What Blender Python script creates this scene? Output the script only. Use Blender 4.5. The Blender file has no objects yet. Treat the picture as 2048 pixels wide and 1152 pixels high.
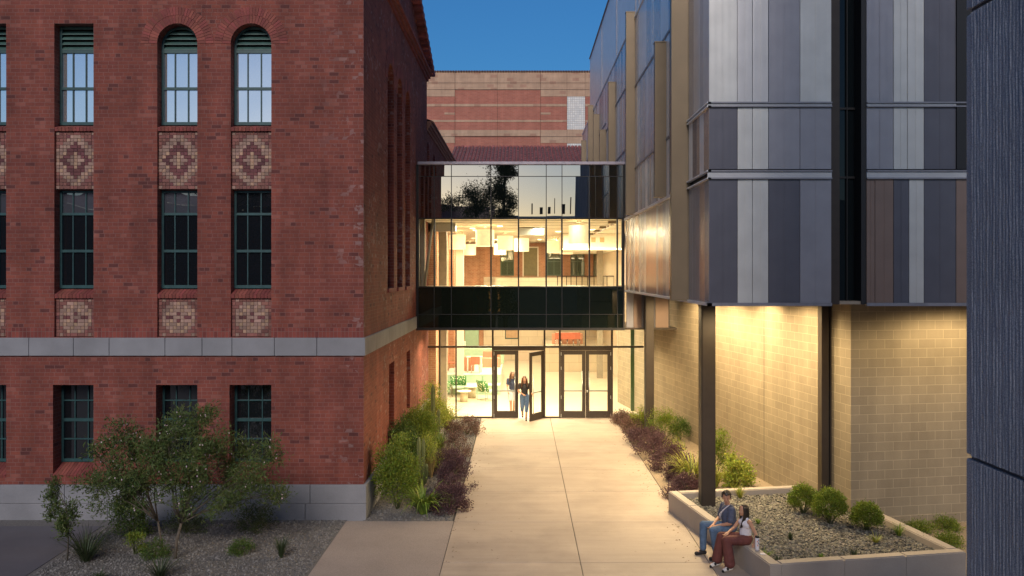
import bpy, bmesh, math, random
from mathutils import Vector, Matrix, Euler
R = math.radians
random.seed(7)
C = bpy.context.scene.collection
scene = bpy.context.scene

# ------------------------------------------------------------------ camera, sky, exposure
F, CX, CY, H = 1640.0, 1040.0, 547.0, 5.5       # lens in photo pixels, vanishing point, camera height
cam_d = bpy.data.cameras.new('camera'); cam = bpy.data.objects.new('camera', cam_d); C.objects.link(cam)
cam.location = (0, 0, H); cam.rotation_euler = (R(90), 0, 0)
cam_d.sensor_width = 36; cam_d.lens = F/2048*36
cam_d.shift_x = -(CX-1024)/2048; cam_d.shift_y = (CY-576)/2048
cam_d.clip_end = 2000; cam_d.clip_start = .1
scene.camera = cam

SUN_EL, SUN_ROT = R(3.0), R(187)
w = bpy.data.worlds.new('World'); scene.world = w; w.use_nodes = True
nt = w.node_tree; bg = nt.nodes['Background']
sky = nt.nodes.new('ShaderNodeTexSky'); sky.sky_type = 'NISHITA'; sky.sun_disc = False
sky.sun_elevation = SUN_EL; sky.sun_rotation = SUN_ROT; sky.ozone_density = 4.5; sky.air_density = 1.0; sky.dust_density = .6
nt.links.new(sky.outputs[0], bg.inputs[0]); bg.inputs[1].default_value = 0.12
sd = bpy.data.lights.new('sun', 'SUN'); sd.energy = 1.05; sd.angle = R(24); sd.color = (1, .89, .82)
so = bpy.data.objects.new('sun', sd); C.objects.link(so)
so.rotation_euler = (R(90-33), 0, R(-7))          # afterglow low in the west, behind the camera
scene.view_settings.view_transform = 'Standard'; scene.view_settings.look = 'None'
scene.view_settings.gamma = 1; scene.view_settings.exposure = 1.1

def at(px, py, Y): return Vector(((px-CX)/F*Y, Y, H-(py-CY)/F*Y))
def ground(px, py, z=0): return at(px, py, (H-z)*F/(py-CY))

# ------------------------------------------------------------------ materials
MAT = {}
def nodes(name):
    m = bpy.data.materials.new(name); m.use_nodes = True; MAT[name] = m
    t = m.node_tree; return m, t, t.nodes['Principled BSDF'], t.nodes.new, t.links.new
def rgb(h):   # sRGB 0-255 -> linear
    return tuple(((c/255)/12.92 if c/255 < .04045 else ((c/255+.055)/1.055)**2.4) for c in h) + (1,)
def mat(name, col, rough=.6, metal=0, var=.12, scale=6, bump=0, bscale=60, spec=.5, emit=None, es=0, coat=0, island=0, hue=.035):
    m, t, b, N, L = nodes(name)
    if len(col) == 3: col = tuple(col)+(1,)
    tc = N('ShaderNodeTexCoord')
    n = N('ShaderNodeTexNoise'); n.inputs['Scale'].default_value = scale; n.inputs['Detail'].default_value = 6
    L(tc.outputs['Object'], n.inputs['Vector'])
    mr = N('ShaderNodeMapRange'); mr.inputs[1].default_value = .3; mr.inputs[2].default_value = .7
    mr.inputs[3].default_value = 1-var; mr.inputs[4].default_value = 1+var
    L(n.outputs[0], mr.inputs[0])
    mx = N('ShaderNodeVectorMath'); mx.operation = 'SCALE'; mx.inputs[0].default_value = col[:3]
    L(mr.outputs[0], mx.inputs['Scale'])
    src = mx.outputs[0]
    if island:
        g = N('ShaderNodeNewGeometry'); hs = N('ShaderNodeHueSaturation')
        a = N('ShaderNodeMapRange'); a.inputs[3].default_value = 1-island; a.inputs[4].default_value = 1+island
        L(g.outputs['Random Per Island'], a.inputs[0]); L(a.outputs[0], hs.inputs['Value'])
        a2 = N('ShaderNodeMapRange'); a2.inputs[3].default_value = .5-hue; a2.inputs[4].default_value = .5+hue
        ml = N('ShaderNodeMath'); ml.operation = 'FRACT'; m3 = N('ShaderNodeMath'); m3.operation = 'MULTIPLY'; m3.inputs[1].default_value = 7.31
        L(g.outputs['Random Per Island'], m3.inputs[0]); L(m3.outputs[0], ml.inputs[0]); L(ml.outputs[0], a2.inputs[0]); L(a2.outputs[0], hs.inputs['Hue'])
        L(src, hs.inputs['Color']); src = hs.outputs[0]
    L(src, b.inputs['Base Color'])
    b.inputs['Roughness'].default_value = rough; b.inputs['Metallic'].default_value = metal
    b.inputs['Specular IOR Level'].default_value = spec; b.inputs['Coat Weight'].default_value = coat
    if bump:
        n2 = N('ShaderNodeTexNoise'); n2.inputs['Scale'].default_value = bscale; n2.inputs['Detail'].default_value = 4
        L(tc.outputs['Object'], n2.inputs['Vector'])
        bp = N('ShaderNodeBump'); bp.inputs['Strength'].default_value = bump; bp.inputs['Distance'].default_value = .02
        L(n2.outputs[0], bp.inputs['Height']); L(bp.outputs[0], b.inputs['Normal'])
    if emit:
        b.inputs['Emission Color'].default_value = tuple(emit)+(1,); b.inputs['Emission Strength'].default_value = es
    return m

def wallcoords(t, N, L):
    tc = N('ShaderNodeTexCoord'); s = N('ShaderNodeSeparateXYZ'); L(tc.outputs['Object'], s.inputs[0])
    ns = N('ShaderNodeSeparateXYZ'); L(tc.outputs['Normal'], ns.inputs[0])
    ab = N('ShaderNodeMath'); ab.operation = 'ABSOLUTE'; L(ns.outputs[0], ab.inputs[0])
    gt = N('ShaderNodeMath'); gt.operation = 'GREATER_THAN'; gt.inputs[1].default_value = .6; L(ab.outputs[0], gt.inputs[0])
    mx = N('ShaderNodeMix'); mx.data_type = 'FLOAT'; L(gt.outputs[0], mx.inputs[0]); L(s.outputs[0], mx.inputs[2]); L(s.outputs[1], mx.inputs[3])
    cb = N('ShaderNodeCombineXYZ'); L(mx.outputs[0], cb.inputs[0]); L(s.outputs[2], cb.inputs[1])
    return tc, cb.outputs[0], s

def brickmat(name, c1, c2, mortar, bw=.22, rh=.0842, ms=.006, dark=None, pale=None, off=.5, sq=1.0, sqf=2, bump=.6, var=.25, effl=None, rough=.8, darkp=.07, palep=.95, fuzz=0):
    m, t, b, N, L = nodes(name)
    tc, uv, sep = wallcoords(t, N, L)
    if fuzz:
        nz = N('ShaderNodeTexNoise'); nz.inputs['Scale'].default_value = 9; L(uv, nz.inputs['Vector'])
        va = N('ShaderNodeVectorMath'); va.operation = 'MULTIPLY_ADD'; va.inputs[1].default_value = (fuzz,)*3
        L(nz.outputs['Color'], va.inputs[0]); L(uv, va.inputs[2]); uv = va.outputs[0]
    def br(a, c, mo):
        k = N('ShaderNodeTexBrick'); k.inputs['Color1'].default_value = a; k.inputs['Color2'].default_value = c; k.inputs['Mortar'].default_value = mo
        k.inputs['Scale'].default_value = 1; k.inputs['Brick Width'].default_value = bw; k.inputs['Row Height'].default_value = rh
        k.inputs['Mortar Size'].default_value = ms; k.inputs['Mortar Smooth'].default_value = .25; k.offset = off; k.squash = sq; k.squash_frequency = sqf
        L(uv, k.inputs['Vector']); return k
    k = br(c1, c2, mortar)
    r = br((0, 0, 0, 1), (1, 1, 1, 1), (.5, .5, .5, 1))
    cur = k.outputs['Color']
    def over(cur, fac, col):
        x = N('ShaderNodeMix'); x.data_type = 'RGBA'; L(fac, x.inputs[0]); L(cur, x.inputs[6]); x.inputs[7].default_value = col; return x.outputs[2]
    def thr(op, v, src):
        a = N('ShaderNodeMath'); a.operation = op; a.inputs[1].default_value = v; L(src, a.inputs[0]); return a.outputs[0]
    def mul(a, c):
        x = N('ShaderNodeMath'); x.operation = 'MULTIPLY'; L(a, x.inputs[0])
        if hasattr(c, 'links'): L(c, x.inputs[1])
        else: x.inputs[1].default_value = c
        return x.outputs[0]
    inv = N('ShaderNodeMath'); inv.operation = 'SUBTRACT'; inv.inputs[0].default_value = 1; L(k.outputs['Fac'], inv.inputs[1])
    if dark: cur = over(cur, mul(mul(thr('LESS_THAN', darkp, r.outputs['Color']), inv.outputs[0]), .75), dark)
    if pale: cur = over(cur, mul(mul(thr('GREATER_THAN', palep, r.outputs['Color']), inv.outputs[0]), .6), pale)
    n = N('ShaderNodeTexNoise'); n.inputs['Scale'].default_value = .9; n.inputs['Detail'].default_value = 8; n.inputs['Roughness'].default_value = .65
    L(tc.outputs['Object'], n.inputs['Vector'])
    mr = N('ShaderNodeMapRange'); mr.inputs[1].default_value = .3; mr.inputs[2].default_value = .7; mr.inputs[3].default_value = 1-var; mr.inputs[4].default_value = 1+var
    L(n.outputs[0], mr.inputs[0])
    mp = N('ShaderNodeMapping'); mp.inputs['Scale'].default_value = (2.6, 2.6, .22); L(tc.outputs['Object'], mp.inputs[0])
    nv = N('ShaderNodeTexNoise'); nv.inputs['Scale'].default_value = 1; nv.inputs['Detail'].default_value = 6; L(mp.outputs[0], nv.inputs['Vector'])
    mv = N('ShaderNodeMapRange'); mv.inputs[1].default_value = .35; mv.inputs[2].default_value = .65; mv.inputs[3].default_value = 1-var*.6; mv.inputs[4].default_value = 1+var*.4; L(nv.outputs[0], mv.inputs[0])
    mq = N('ShaderNodeMath'); mq.operation = 'MULTIPLY'; L(mr.outputs[0], mq.inputs[0]); L(mv.outputs[0], mq.inputs[1])
    sc = N('ShaderNodeVectorMath'); sc.operation = 'SCALE'; L(cur, sc.inputs[0]); L(mq.outputs[0], sc.inputs['Scale']); cur = sc.outputs[0]
    if effl:      # salt bloom on scattered bricks near the corner of the wall
        x0, x1, amt = effl
        d = N('ShaderNodeMapRange'); d.inputs[1].default_value = x0; d.inputs[2].default_value = x1; d.inputs[3].default_value = 0; d.inputs[4].default_value = 1
        L(sep.outputs[0], d.inputs[0])
        n3 = N('ShaderNodeTexNoise'); n3.inputs['Scale'].default_value = 5; n3.inputs['Detail'].default_value = 5; L(uv, n3.inputs['Vector'])
        n5 = N('ShaderNodeTexNoise'); n5.inputs['Scale'].default_value = .55; n5.inputs['Detail'].default_value = 2; L(tc.outputs['Object'], n5.inputs['Vector'])
        th = mul(thr('GREATER_THAN', .54, n3.outputs[0]), thr('GREATER_THAN', .5, n5.outputs[0]))
        rr = thr('GREATER_THAN', .62, r.outputs['Color'])
        cur = over(cur, mul(mul(mul(d.outputs[0], th), rr), amt), (.42, .36, .36, 1))
    L(cur, b.inputs['Base Color']); b.inputs['Roughness'].default_value = rough; b.inputs['Specular IOR Level'].default_value = .3
    n2 = N('ShaderNodeTexNoise'); n2.inputs['Scale'].default_value = 40; n2.inputs['Detail'].default_value = 5; L(tc.outputs['Object'], n2.inputs['Vector'])
    ad = N('ShaderNodeMath'); ad.operation = 'MULTIPLY_ADD'; ad.inputs[1].default_value = -1.2; L(k.outputs['Fac'], ad.inputs[0]); L(n2.outputs[0], ad.inputs[2])
    ad2 = N('ShaderNodeMath'); ad2.operation = 'MULTIPLY_ADD'; ad2.inputs[1].default_value = .5; L(r.outputs['Color'], ad2.inputs[0]); L(ad.outputs[0], ad2.inputs[2])
    bp = N('ShaderNodeBump'); bp.inputs['Strength'].default_value = bump; bp.inputs['Distance'].default_value = .012
    L(ad2.outputs[0], bp.inputs['Height']); L(bp.outputs[0], b.inputs['Normal'])
    return m

def glassmat(name, tint=(.9, .95, .9), ior=1.5, wav=0, wscale=.8):
    m, t, b, N, L = nodes(name)
    t.nodes.remove(b); out = t.nodes['Material Output']
    tr = N('ShaderNodeBsdfTransparent'); tr.inputs[0].default_value = tuple(tint)+(1,)
    gl = N('ShaderNodeBsdfGlossy'); gl.inputs['Roughness'].default_value = .0; gl.inputs[0].default_value = (.95, .97, 1, 1)
    fr = N('ShaderNodeFresnel'); fr.inputs[0].default_value = ior
    mx = N('ShaderNodeMixShader'); L(fr.outputs[0], mx.inputs[0]); L(tr.outputs[0], mx.inputs[1]); L(gl.outputs[0], mx.inputs[2]); L(mx.outputs[0], out.inputs[0])
    if wav:
        tc = N('ShaderNodeTexCoord'); n = N('ShaderNodeTexNoise'); n.inputs['Scale'].default_value = wscale; n.inputs['Detail'].default_value = 0
        L(tc.outputs['Object'], n.inputs['Vector']); bp = N('ShaderNodeBump'); bp.inputs['Distance'].default_value = wav; bp.inputs['Strength'].default_value = 1
        L(n.outputs[0], bp.inputs['Height']); L(bp.outputs[0], gl.inputs['Normal'])
    return m

def mirrormat(name, base, refl, wav=0, wscale=.8, rough=.0, tint=(1, 1, 1)):
    m, t, b, N, L = nodes(name)
    out = t.nodes['Material Output']
    b.inputs['Base Color'].default_value = tuple(base)+(1,); b.inputs['Roughness'].default_value = .4; b.inputs['Specular IOR Level'].default_value = 0
    gl = N('ShaderNodeBsdfGlossy'); gl.inputs['Roughness'].default_value = rough; gl.inputs[0].default_value = tuple(tint)+(1,)
    mx = N('ShaderNodeMixShader'); mx.inputs[0].default_value = refl; L(b.outputs[0], mx.inputs[1]); L(gl.outputs[0], mx.inputs[2]); L(mx.outputs[0], out.inputs[0])
    if wav:
        tc = N('ShaderNodeTexCoord'); n = N('ShaderNodeTexNoise'); n.inputs['Scale'].default_value = wscale; n.inputs['Detail'].default_value = 0
        L(tc.outputs['Object'], n.inputs['Vector']); bp = N('ShaderNodeBump'); bp.inputs['Distance'].default_value = wav; bp.inputs['Strength'].default_value = 1
        L(n.outputs[0], bp.inputs['Height']); L(bp.outputs[0], gl.inputs['Normal'])
    return m

def cladmat(name, col, rough=.38, metal=.35):
    m, t, b, N, L = nodes(name)
    tc, uv, s = wallcoords(t, N, L)
    b.inputs['Base Color'].default_value = tuple(col)+(1,); b.inputs['Metallic'].default_value = metal; b.inputs['Roughness'].default_value = rough
    s2 = N('ShaderNodeSeparateXYZ'); L(uv, s2.inputs[0])
    ml = N('ShaderNodeMath'); ml.operation = 'MULTIPLY'; ml.inputs[1].default_value = 2*math.pi/.022; L(s2.outputs[0], ml.inputs[0])
    sn = N('ShaderNodeMath'); sn.operation = 'SINE'; L(ml.outputs[0], sn.inputs[0])
    n = N('ShaderNodeTexNoise'); n.inputs['Scale'].default_value = 1.6; n.inputs['Detail'].default_value = 1; L(tc.outputs['Object'], n.inputs['Vector'])
    bp = N('ShaderNodeBump'); bp.inputs['Strength'].default_value = .25; bp.inputs['Distance'].default_value = .004; L(sn.outputs[0], bp.inputs['Height'])
    bp2 = N('ShaderNodeBump'); bp2.inputs['Strength'].default_value = .3; bp2.inputs['Distance'].default_value = .015; L(n.outputs[0], bp2.inputs['Height']); L(bp.outputs[0], bp2.inputs['Normal'])
    L(bp2.outputs[0], b.inputs['Normal'])
    n4 = N('ShaderNodeTexNoise'); n4.inputs['Scale'].default_value = 2.5; n4.inputs['Detail'].default_value = 5; L(tc.outputs['Object'], n4.inputs['Vector'])
    mr = N('ShaderNodeMapRange'); mr.inputs[1].default_value = .3; mr.inputs[2].default_value = .7; mr.inputs[3].default_value = .93; mr.inputs[4].default_value = 1.07; L(n4.outputs[0], mr.inputs[0])
    sc = N('ShaderNodeVectorMath'); sc.operation = 'SCALE'; sc.inputs[0].default_value = col; L(mr.outputs[0], sc.inputs['Scale']); L(sc.outputs[0], b.inputs['Base Color'])
    return m

def concretemat(name, c, blot=.16, speck=.12, rough=.7, streak=0, bump=.15, spots=0):
    m, t, b, N, L = nodes(name)
    tc = N('ShaderNodeTexCoord')
    def ns(scale, det, stretch=None):
        n = N('ShaderNodeTexNoise'); n.inputs['Scale'].default_value = scale; n.inputs['Detail'].default_value = det; n.inputs['Roughness'].default_value = .62
        if stretch:
            mp = N('ShaderNodeMapping'); mp.inputs['Scale'].default_value = stretch; L(tc.outputs['Object'], mp.inputs[0]); L(mp.outputs[0], n.inputs['Vector'])
        else: L(tc.outputs['Object'], n.inputs['Vector'])
        return n.outputs[0]
    def rng(src, a):
        mr = N('ShaderNodeMapRange'); mr.inputs[1].default_value = .3; mr.inputs[2].default_value = .7; mr.inputs[3].default_value = 1-a; mr.inputs[4].default_value = 1+a; L(src, mr.inputs[0]); return mr.outputs[0]
    f = rng(ns(.7, 8), blot)
    def mul(a, c_):
        x = N('ShaderNodeMath'); x.operation = 'MULTIPLY'; L(a, x.inputs[0]); L(c_, x.inputs[1]); return x.outputs[0]
    f = mul(f, rng(ns(90, 3), speck))
    if streak: f = mul(f, rng(ns(1.0, 5, (.35, 3.2, 1)), streak))
    if spots:      # drips, gum and scuffs
        for scl, lo, hi, k_ in ((2.2, .035, .07, 1), (7, .05, .10, .7)):
            v = N('ShaderNodeTexVoronoi'); v.inputs['Scale'].default_value = scl; L(tc.outputs['Object'], v.inputs['Vector'])
            m1 = N('ShaderNodeMapRange'); m1.inputs[1].default_value = lo; m1.inputs[2].default_value = hi; m1.inputs[3].default_value = 1-spots*k_; m1.inputs[4].default_value = 1; L(v.outputs['Distance'], m1.inputs[0]); f = mul(f, m1.outputs[0])
        n6 = ns(.35, 9); m2 = N('ShaderNodeMapRange'); m2.inputs[1].default_value = .55; m2.inputs[2].default_value = .62; m2.inputs[3].default_value = 1; m2.inputs[4].default_value = .90; L(n6, m2.inputs[0]); f = mul(f, m2.outputs[0])
    sc = N('ShaderNodeVectorMath'); sc.operation = 'SCALE'; sc.inputs[0].default_value = c; L(f, sc.inputs['Scale']); L(sc.outputs[0], b.inputs['Base Color'])
    b.inputs['Roughness'].default_value = rough; b.inputs['Specular IOR Level'].default_value = .35
    bp = N('ShaderNodeBump'); bp.inputs['Strength'].default_value = bump; bp.inputs['Distance'].default_value = .01; L(ns(120, 4), bp.inputs['Height']); L(bp.outputs[0], b.inputs['Normal'])
    return m

def leafmat(name, col, island=.35, trans=.25):
    m = mat(name, col, rough=.55, var=.15, scale=3, island=island)
    t = m.node_tree; b = t.nodes['Principled BSDF']; out = t.nodes['Material Output']
    tl = t.nodes.new('ShaderNodeBsdfTranslucent'); mx = t.nodes.new('ShaderNodeMixShader'); mx.inputs[0].default_value = trans
    src = b.inputs['Base Color'].links[0].from_socket
    t.links.new(src, tl.inputs[0]); t.links.new(b.outputs[0], mx.inputs[1]); t.links.new(tl.outputs[0], mx.inputs[2]); t.links.new(mx.outputs[0], out.inputs[0])
    return m

M_brick = brickmat('red_brick', (.222, .063, .044, 1), (.165, .046, .037, 1), (.225, .11, .095, 1), dark=(.075, .026, .028, 1), pale=(.29, .105, .08, 1), sq=.55, sqf=3, fuzz=.008, ms=.006, darkp=.045, effl=(-1.1, 0, .30), var=.26)
M_brick_in = brickmat('interior_brick', (.52, .27, .16, 1), (.44, .21, .12, 1), (.55, .42, .30, 1))
M_soldier = brickmat('soldier_brick', (.25, .065, .05, 1), (.15, .038, .034, 1), (.21, .11, .095, 1), bw=.084, rh=.21, off=0)
M_cmu = brickmat('concrete_block', (.30, .25, .175, 1), (.265, .22, .155, 1), (.43, .365, .26, 1), bw=.406, rh=.203, ms=.0055, var=.12, bump=.25, rough=.9)
M_far_red = brickmat('far_red_brick', (.40, .155, .115, 1), (.34, .125, .095, 1), (.36, .2, .16, 1), bw=.4, rh=.13, ms=.012, bump=.1, var=.12)
M_far_tan = brickmat('far_tan_block', (.47, .335, .245, 1), (.42, .295, .215, 1), (.40, .28, .21, 1), bw=.6, rh=.3, ms=.015, bump=.1, var=.14, dark=(.34, .2, .15, 1), darkp=.1)
M_stone = concretemat('cast_stone', (.235, .24, .26), blot=.2, speck=.1)
M_walk = concretemat('walk_concrete', (.37, .31, .255), blot=.18, speck=.12, streak=.09, spots=.35, rough=.62)
M_path = concretemat('aggregate_concrete', (.29, .25, .225), blot=.12, speck=.28)
M_pathdark = concretemat('grey_concrete', (.11, .11, .125), blot=.12, speck=.12)
M_joint = mat('joint_dark', (.05, .045, .04), .9)
M_planter = concretemat('planter_concrete', (.36, .32, .28), blot=.12, speck=.08)
M_pier = concretemat('ribbed_concrete', (.25, .275, .33), blot=.2, speck=.5, bump=.6)
M_gravel = mat('gravel_grey', (.15, .145, .14), .9, var=.35, scale=55, bump=.9, bscale=70)
M_gravelb = mat('gravel_brown', (.29, .23, .16), .9, var=.35, scale=60, bump=.9, bscale=70)
M_pebble = mat('pebble', (.175, .165, .135), .85, var=.15, scale=4, island=.5)
M_pebbleg = mat('pebble_grey', (.17, .165, .16), .85, var=.15, scale=4, island=.45)
M_soil = mat('earth', (.2, .17, .14), .95, var=.3, scale=1.5, bump=.5, bscale=20)
M_teal = mat('teal_paint', (.022, .07, .075), .45, var=.2)
M_teal2 = mat('louvre_paint', (.05, .11, .10), .5, var=.2)
M_sash = mirrormat('sky_window_glass', (.42, .44, .45), .72, wav=.006, wscale=1.2)  # pale base puts extra sky reflection brightness into the pane colour
M_sashd = mirrormat('dark_window_glass', (.008, .01, .013), .09, wav=.01, wscale=1.3)
M_sashm = mirrormat('curtained_glass', (.06, .065, .08), .16, wav=.01, wscale=1.3)
M_curtain = mat('drawn_curtain', (.30, .30, .31), .8, var=.1)
M_bronze = mat('bronze_metal', (.055, .042, .034), .42, .5, var=.1)
M_col = mat('column_paint', (.048, .036, .027), .5, .2, var=.12, scale=3)
M_black = mat('black_frame', (.012, .012, .013), .5, var=.05)
M_span = mirrormat('spandrel_glass', (.006, .008, .007), .45, wav=.0018, wscale=.55)
M_spanlow = mirrormat('low_spandrel_glass', (.008, .012, .008), .05, wav=.002, wscale=.7)
M_clear = glassmat('clear_glass', (.93, .97, .92), 1.45, wav=.002)
M_coping = mat('coping_metal', (.32, .30, .35), .45, .5)
M_gold = mat('gold_fin', (.215, .165, .105), .42, .35, var=.08, scale=2)
M_c_light = cladmat('panel_light', (.56, .56, .54))
M_c_mid2 = cladmat('panel_silver', (.50, .50, .51))
M_c_mid = cladmat('panel_mid', (.29, .29, .325))
M_c_dark = cladmat('panel_dark', (.115, .115, .14))
M_c_brown = cladmat('panel_brown', (.24, .17, .14))
M_c_rose = cladmat('panel_rose', (.42, .30, .24))
M_c_white = cladmat('panel_white', (.82, .83, .84), rough=.3, metal=.15)
M_slot = mirrormat('slot_glass', (.008, .012, .014), .025, wav=.01)
M_tile = mat('clay_tile', (.27, .085, .085), .7, var=.3, scale=5, hue=.008, island=.3)
M_plaster = mat('white_plaster', (.78, .72, .6), .7, var=.03)
M_floor = concretemat('polished_floor', (.62, .54, .42), blot=.06, speck=.03, rough=.28)
M_instone = brickmat('interior_stone', (.62, .53, .40, 1), (.56, .48, .36, 1), (.45, .38, .28, 1), bw=1.1, rh=.5, ms=.012, bump=.2, var=.06)
M_green = mat('mint_vinyl', (.38, .56, .40), .5, var=.05)
M_orange = mat('orange_vinyl', (.60, .30, .19), .5, var=.05)
M_red = mat('red_shell', (.60, .17, .10), .4, var=.05)
M_white = mat('white_laminate', (.8, .78, .72), .35, var=.02)
M_chrome = mat('chrome_wire', (.6, .58, .55), .25, .9, var=.02)
M_steel = mat('satin_steel', (.5, .52, .5), .3, .8, var=.03)
M_lamp = mat('glowing_shade', (.8, .7, .5), .6, emit=(1, .76, .42), es=.30)
M_bulb = mat('lamp_disc', (.9, .8, .6), .6, emit=(1, .80, .50), es=4)
M_leddisc = mat('downlight_lens', (.9, .8, .6), .6, emit=(1, .78, .42), es=6)
M_bark = mat('bark', (.11, .09, .07), .85, var=.3, scale=12, bump=.4)
M_stem = mat('green_stem', (.10, .12, .05), .8)
M_leaf_tree = leafmat('willow_leaf', (.085, .125, .03))
M_leaf_green = leafmat('green_leaf', (.16, .22, .022))
M_leaf_dk = leafmat('deep_green_leaf', (.075, .13, .022))
M_leaf_lime = leafmat('lime_leaf', (.28, .33, .045))
M_leaf_grey = leafmat('grey_green_leaf', (.07, .095, .04))
M_leaf_purple = leafmat('plum_leaf', (.095, .048, .058), island=.4)
M_leaf_bronze = leafmat('bronze_leaf', (.16, .095, .075), island=.4)
M_blade = leafmat('strap_blade', (.17, .25, .035))
M_bladey = leafmat('yellow_blade', (.25, .27, .04))
M_bladed = leafmat('dark_blade', (.05, .075, .03))
M_straw = leafmat('straw_blade', (.33, .27, .12))
M_cactus = mat('cactus_skin', (.13, .15, .05), .6, var=.25, scale=8)
M_flower = mat('pale_flower', (.65, .5, .55), .7, island=.2)
M_fwhite = mat('white_flower', (.8, .78, .7), .7)
M_shadow_leaf = leafmat('backdrop_leaf', (.03, .045, .018))
M_skin = mat('skin', (.46, .24, .15), .5, var=.05)
M_skin2 = mat('skin_warm', (.50, .27, .17), .5, var=.05)
M_hairb = mat('dark_hair', (.022, .013, .009), .45, var=.3, scale=40)
M_hairbr = mat('brown_hair', (.10, .045, .02), .45, var=.3, scale=40)
M_shirt = mat('slate_shirt', (.07, .085, .14), .85, var=.15, scale=30, bump=.9, bscale=14)
M_jean = mat('blue_denim', (.075, .13, .22), .85, var=.2, scale=20, bump=.9, bscale=14)
M_wtop = mat('white_cotton', (.68, .66, .70), .8, var=.04, bump=.9, bscale=14)
M_maroon = mat('maroon_cloth', (.12, .035, .03), .8, var=.15, bump=.9, bscale=14)
M_blk = mat('black_cloth', (.018, .017, .018), .8, bump=.9, bscale=14)
M_shoe = mat('white_sneaker', (.65, .63, .6), .6)
M_eye = mat('eye_dark', (.01, .008, .007), .3)
M_lip = mat('lip', (.3, .09, .07), .5)
M_navy = mat('navy_cloth', (.03, .04, .09), .8, bump=.9, bscale=14)

def glassblock():
    m, t, b, N, L = nodes('glass_block')
    tc, uv, s = wallcoords(t, N, L)
    k = N('ShaderNodeTexBrick'); k.offset = 0; k.inputs['Scale'].default_value = 1; k.inputs['Brick Width'].default_value = .2; k.inputs['Row Height'].default_value = .2
    k.inputs['Mortar Size'].default_value = .022; k.inputs['Color1'].default_value = (.8, .82, .8, 1); k.inputs['Color2'].default_value = (.62, .66, .68, 1); k.inputs['Mortar'].default_value = (.55, .55, .55, 1)
    L(uv, k.inputs['Vector']); L(k.outputs['Color'], b.inputs['Base Color']); b.inputs['Roughness'].default_value = .15
    bp = N('ShaderNodeBump'); bp.inputs['Distance'].default_value = .04; bp.inputs['Strength'].default_value = .8; bp.invert = True; L(k.outputs['Fac'], bp.inputs['Height']); L(bp.outputs[0], b.inputs['Normal'])
    return m
M_gblock = glassblock()
def dotmat():
    m, t, b, N, L = nodes('dotted_fabric')
    tc = N('ShaderNodeTexCoord'); v = N('ShaderNodeTexVoronoi'); v.inputs['Scale'].default_value = 16; L(tc.outputs['Object'], v.inputs['Vector'])
    cr = N('ShaderNodeValToRGB'); cr.color_ramp.elements[0].position = .30; cr.color_ramp.elements[0].color = (.7, .72, .5, 1)
    cr.color_ramp.elements[1].position = .36; cr.color_ramp.elements[1].color = (.05, .17, .05, 1)
    L(v.outputs['Distance'], cr.inputs[0]); L(cr.outputs[0], b.inputs['Base Color']); b.inputs['Roughness'].default_value = .8
    return m
M_dots = dotmat()

# ------------------------------------------------------------------ object helpers
def thing(name, label, cat, loc=(0, 0, 0), rz=0, group=None):
    o = bpy.data.objects.new(name, None); C.objects.link(o); o.location = loc; o.rotation_euler = (0, 0, rz)
    o.empty_display_size = .2
    o['label'] = label; o['category'] = cat
    if group: o['group'] = group
    return o
def tag(o, label=None, cat=None, group=None, kind=None):
    if label: o['label'] = label
    if cat: o['category'] = cat
    if group: o['group'] = group
    if kind: o['kind'] = kind
    return o
def pmat(p):
    m = Matrix.Identity(4); ch = []
    while p: ch.append(p); p = p.parent
    for q in reversed(ch): m = m @ (Matrix.Translation(q.location) @ q.rotation_euler.to_matrix().to_4x4())
    return m

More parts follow.
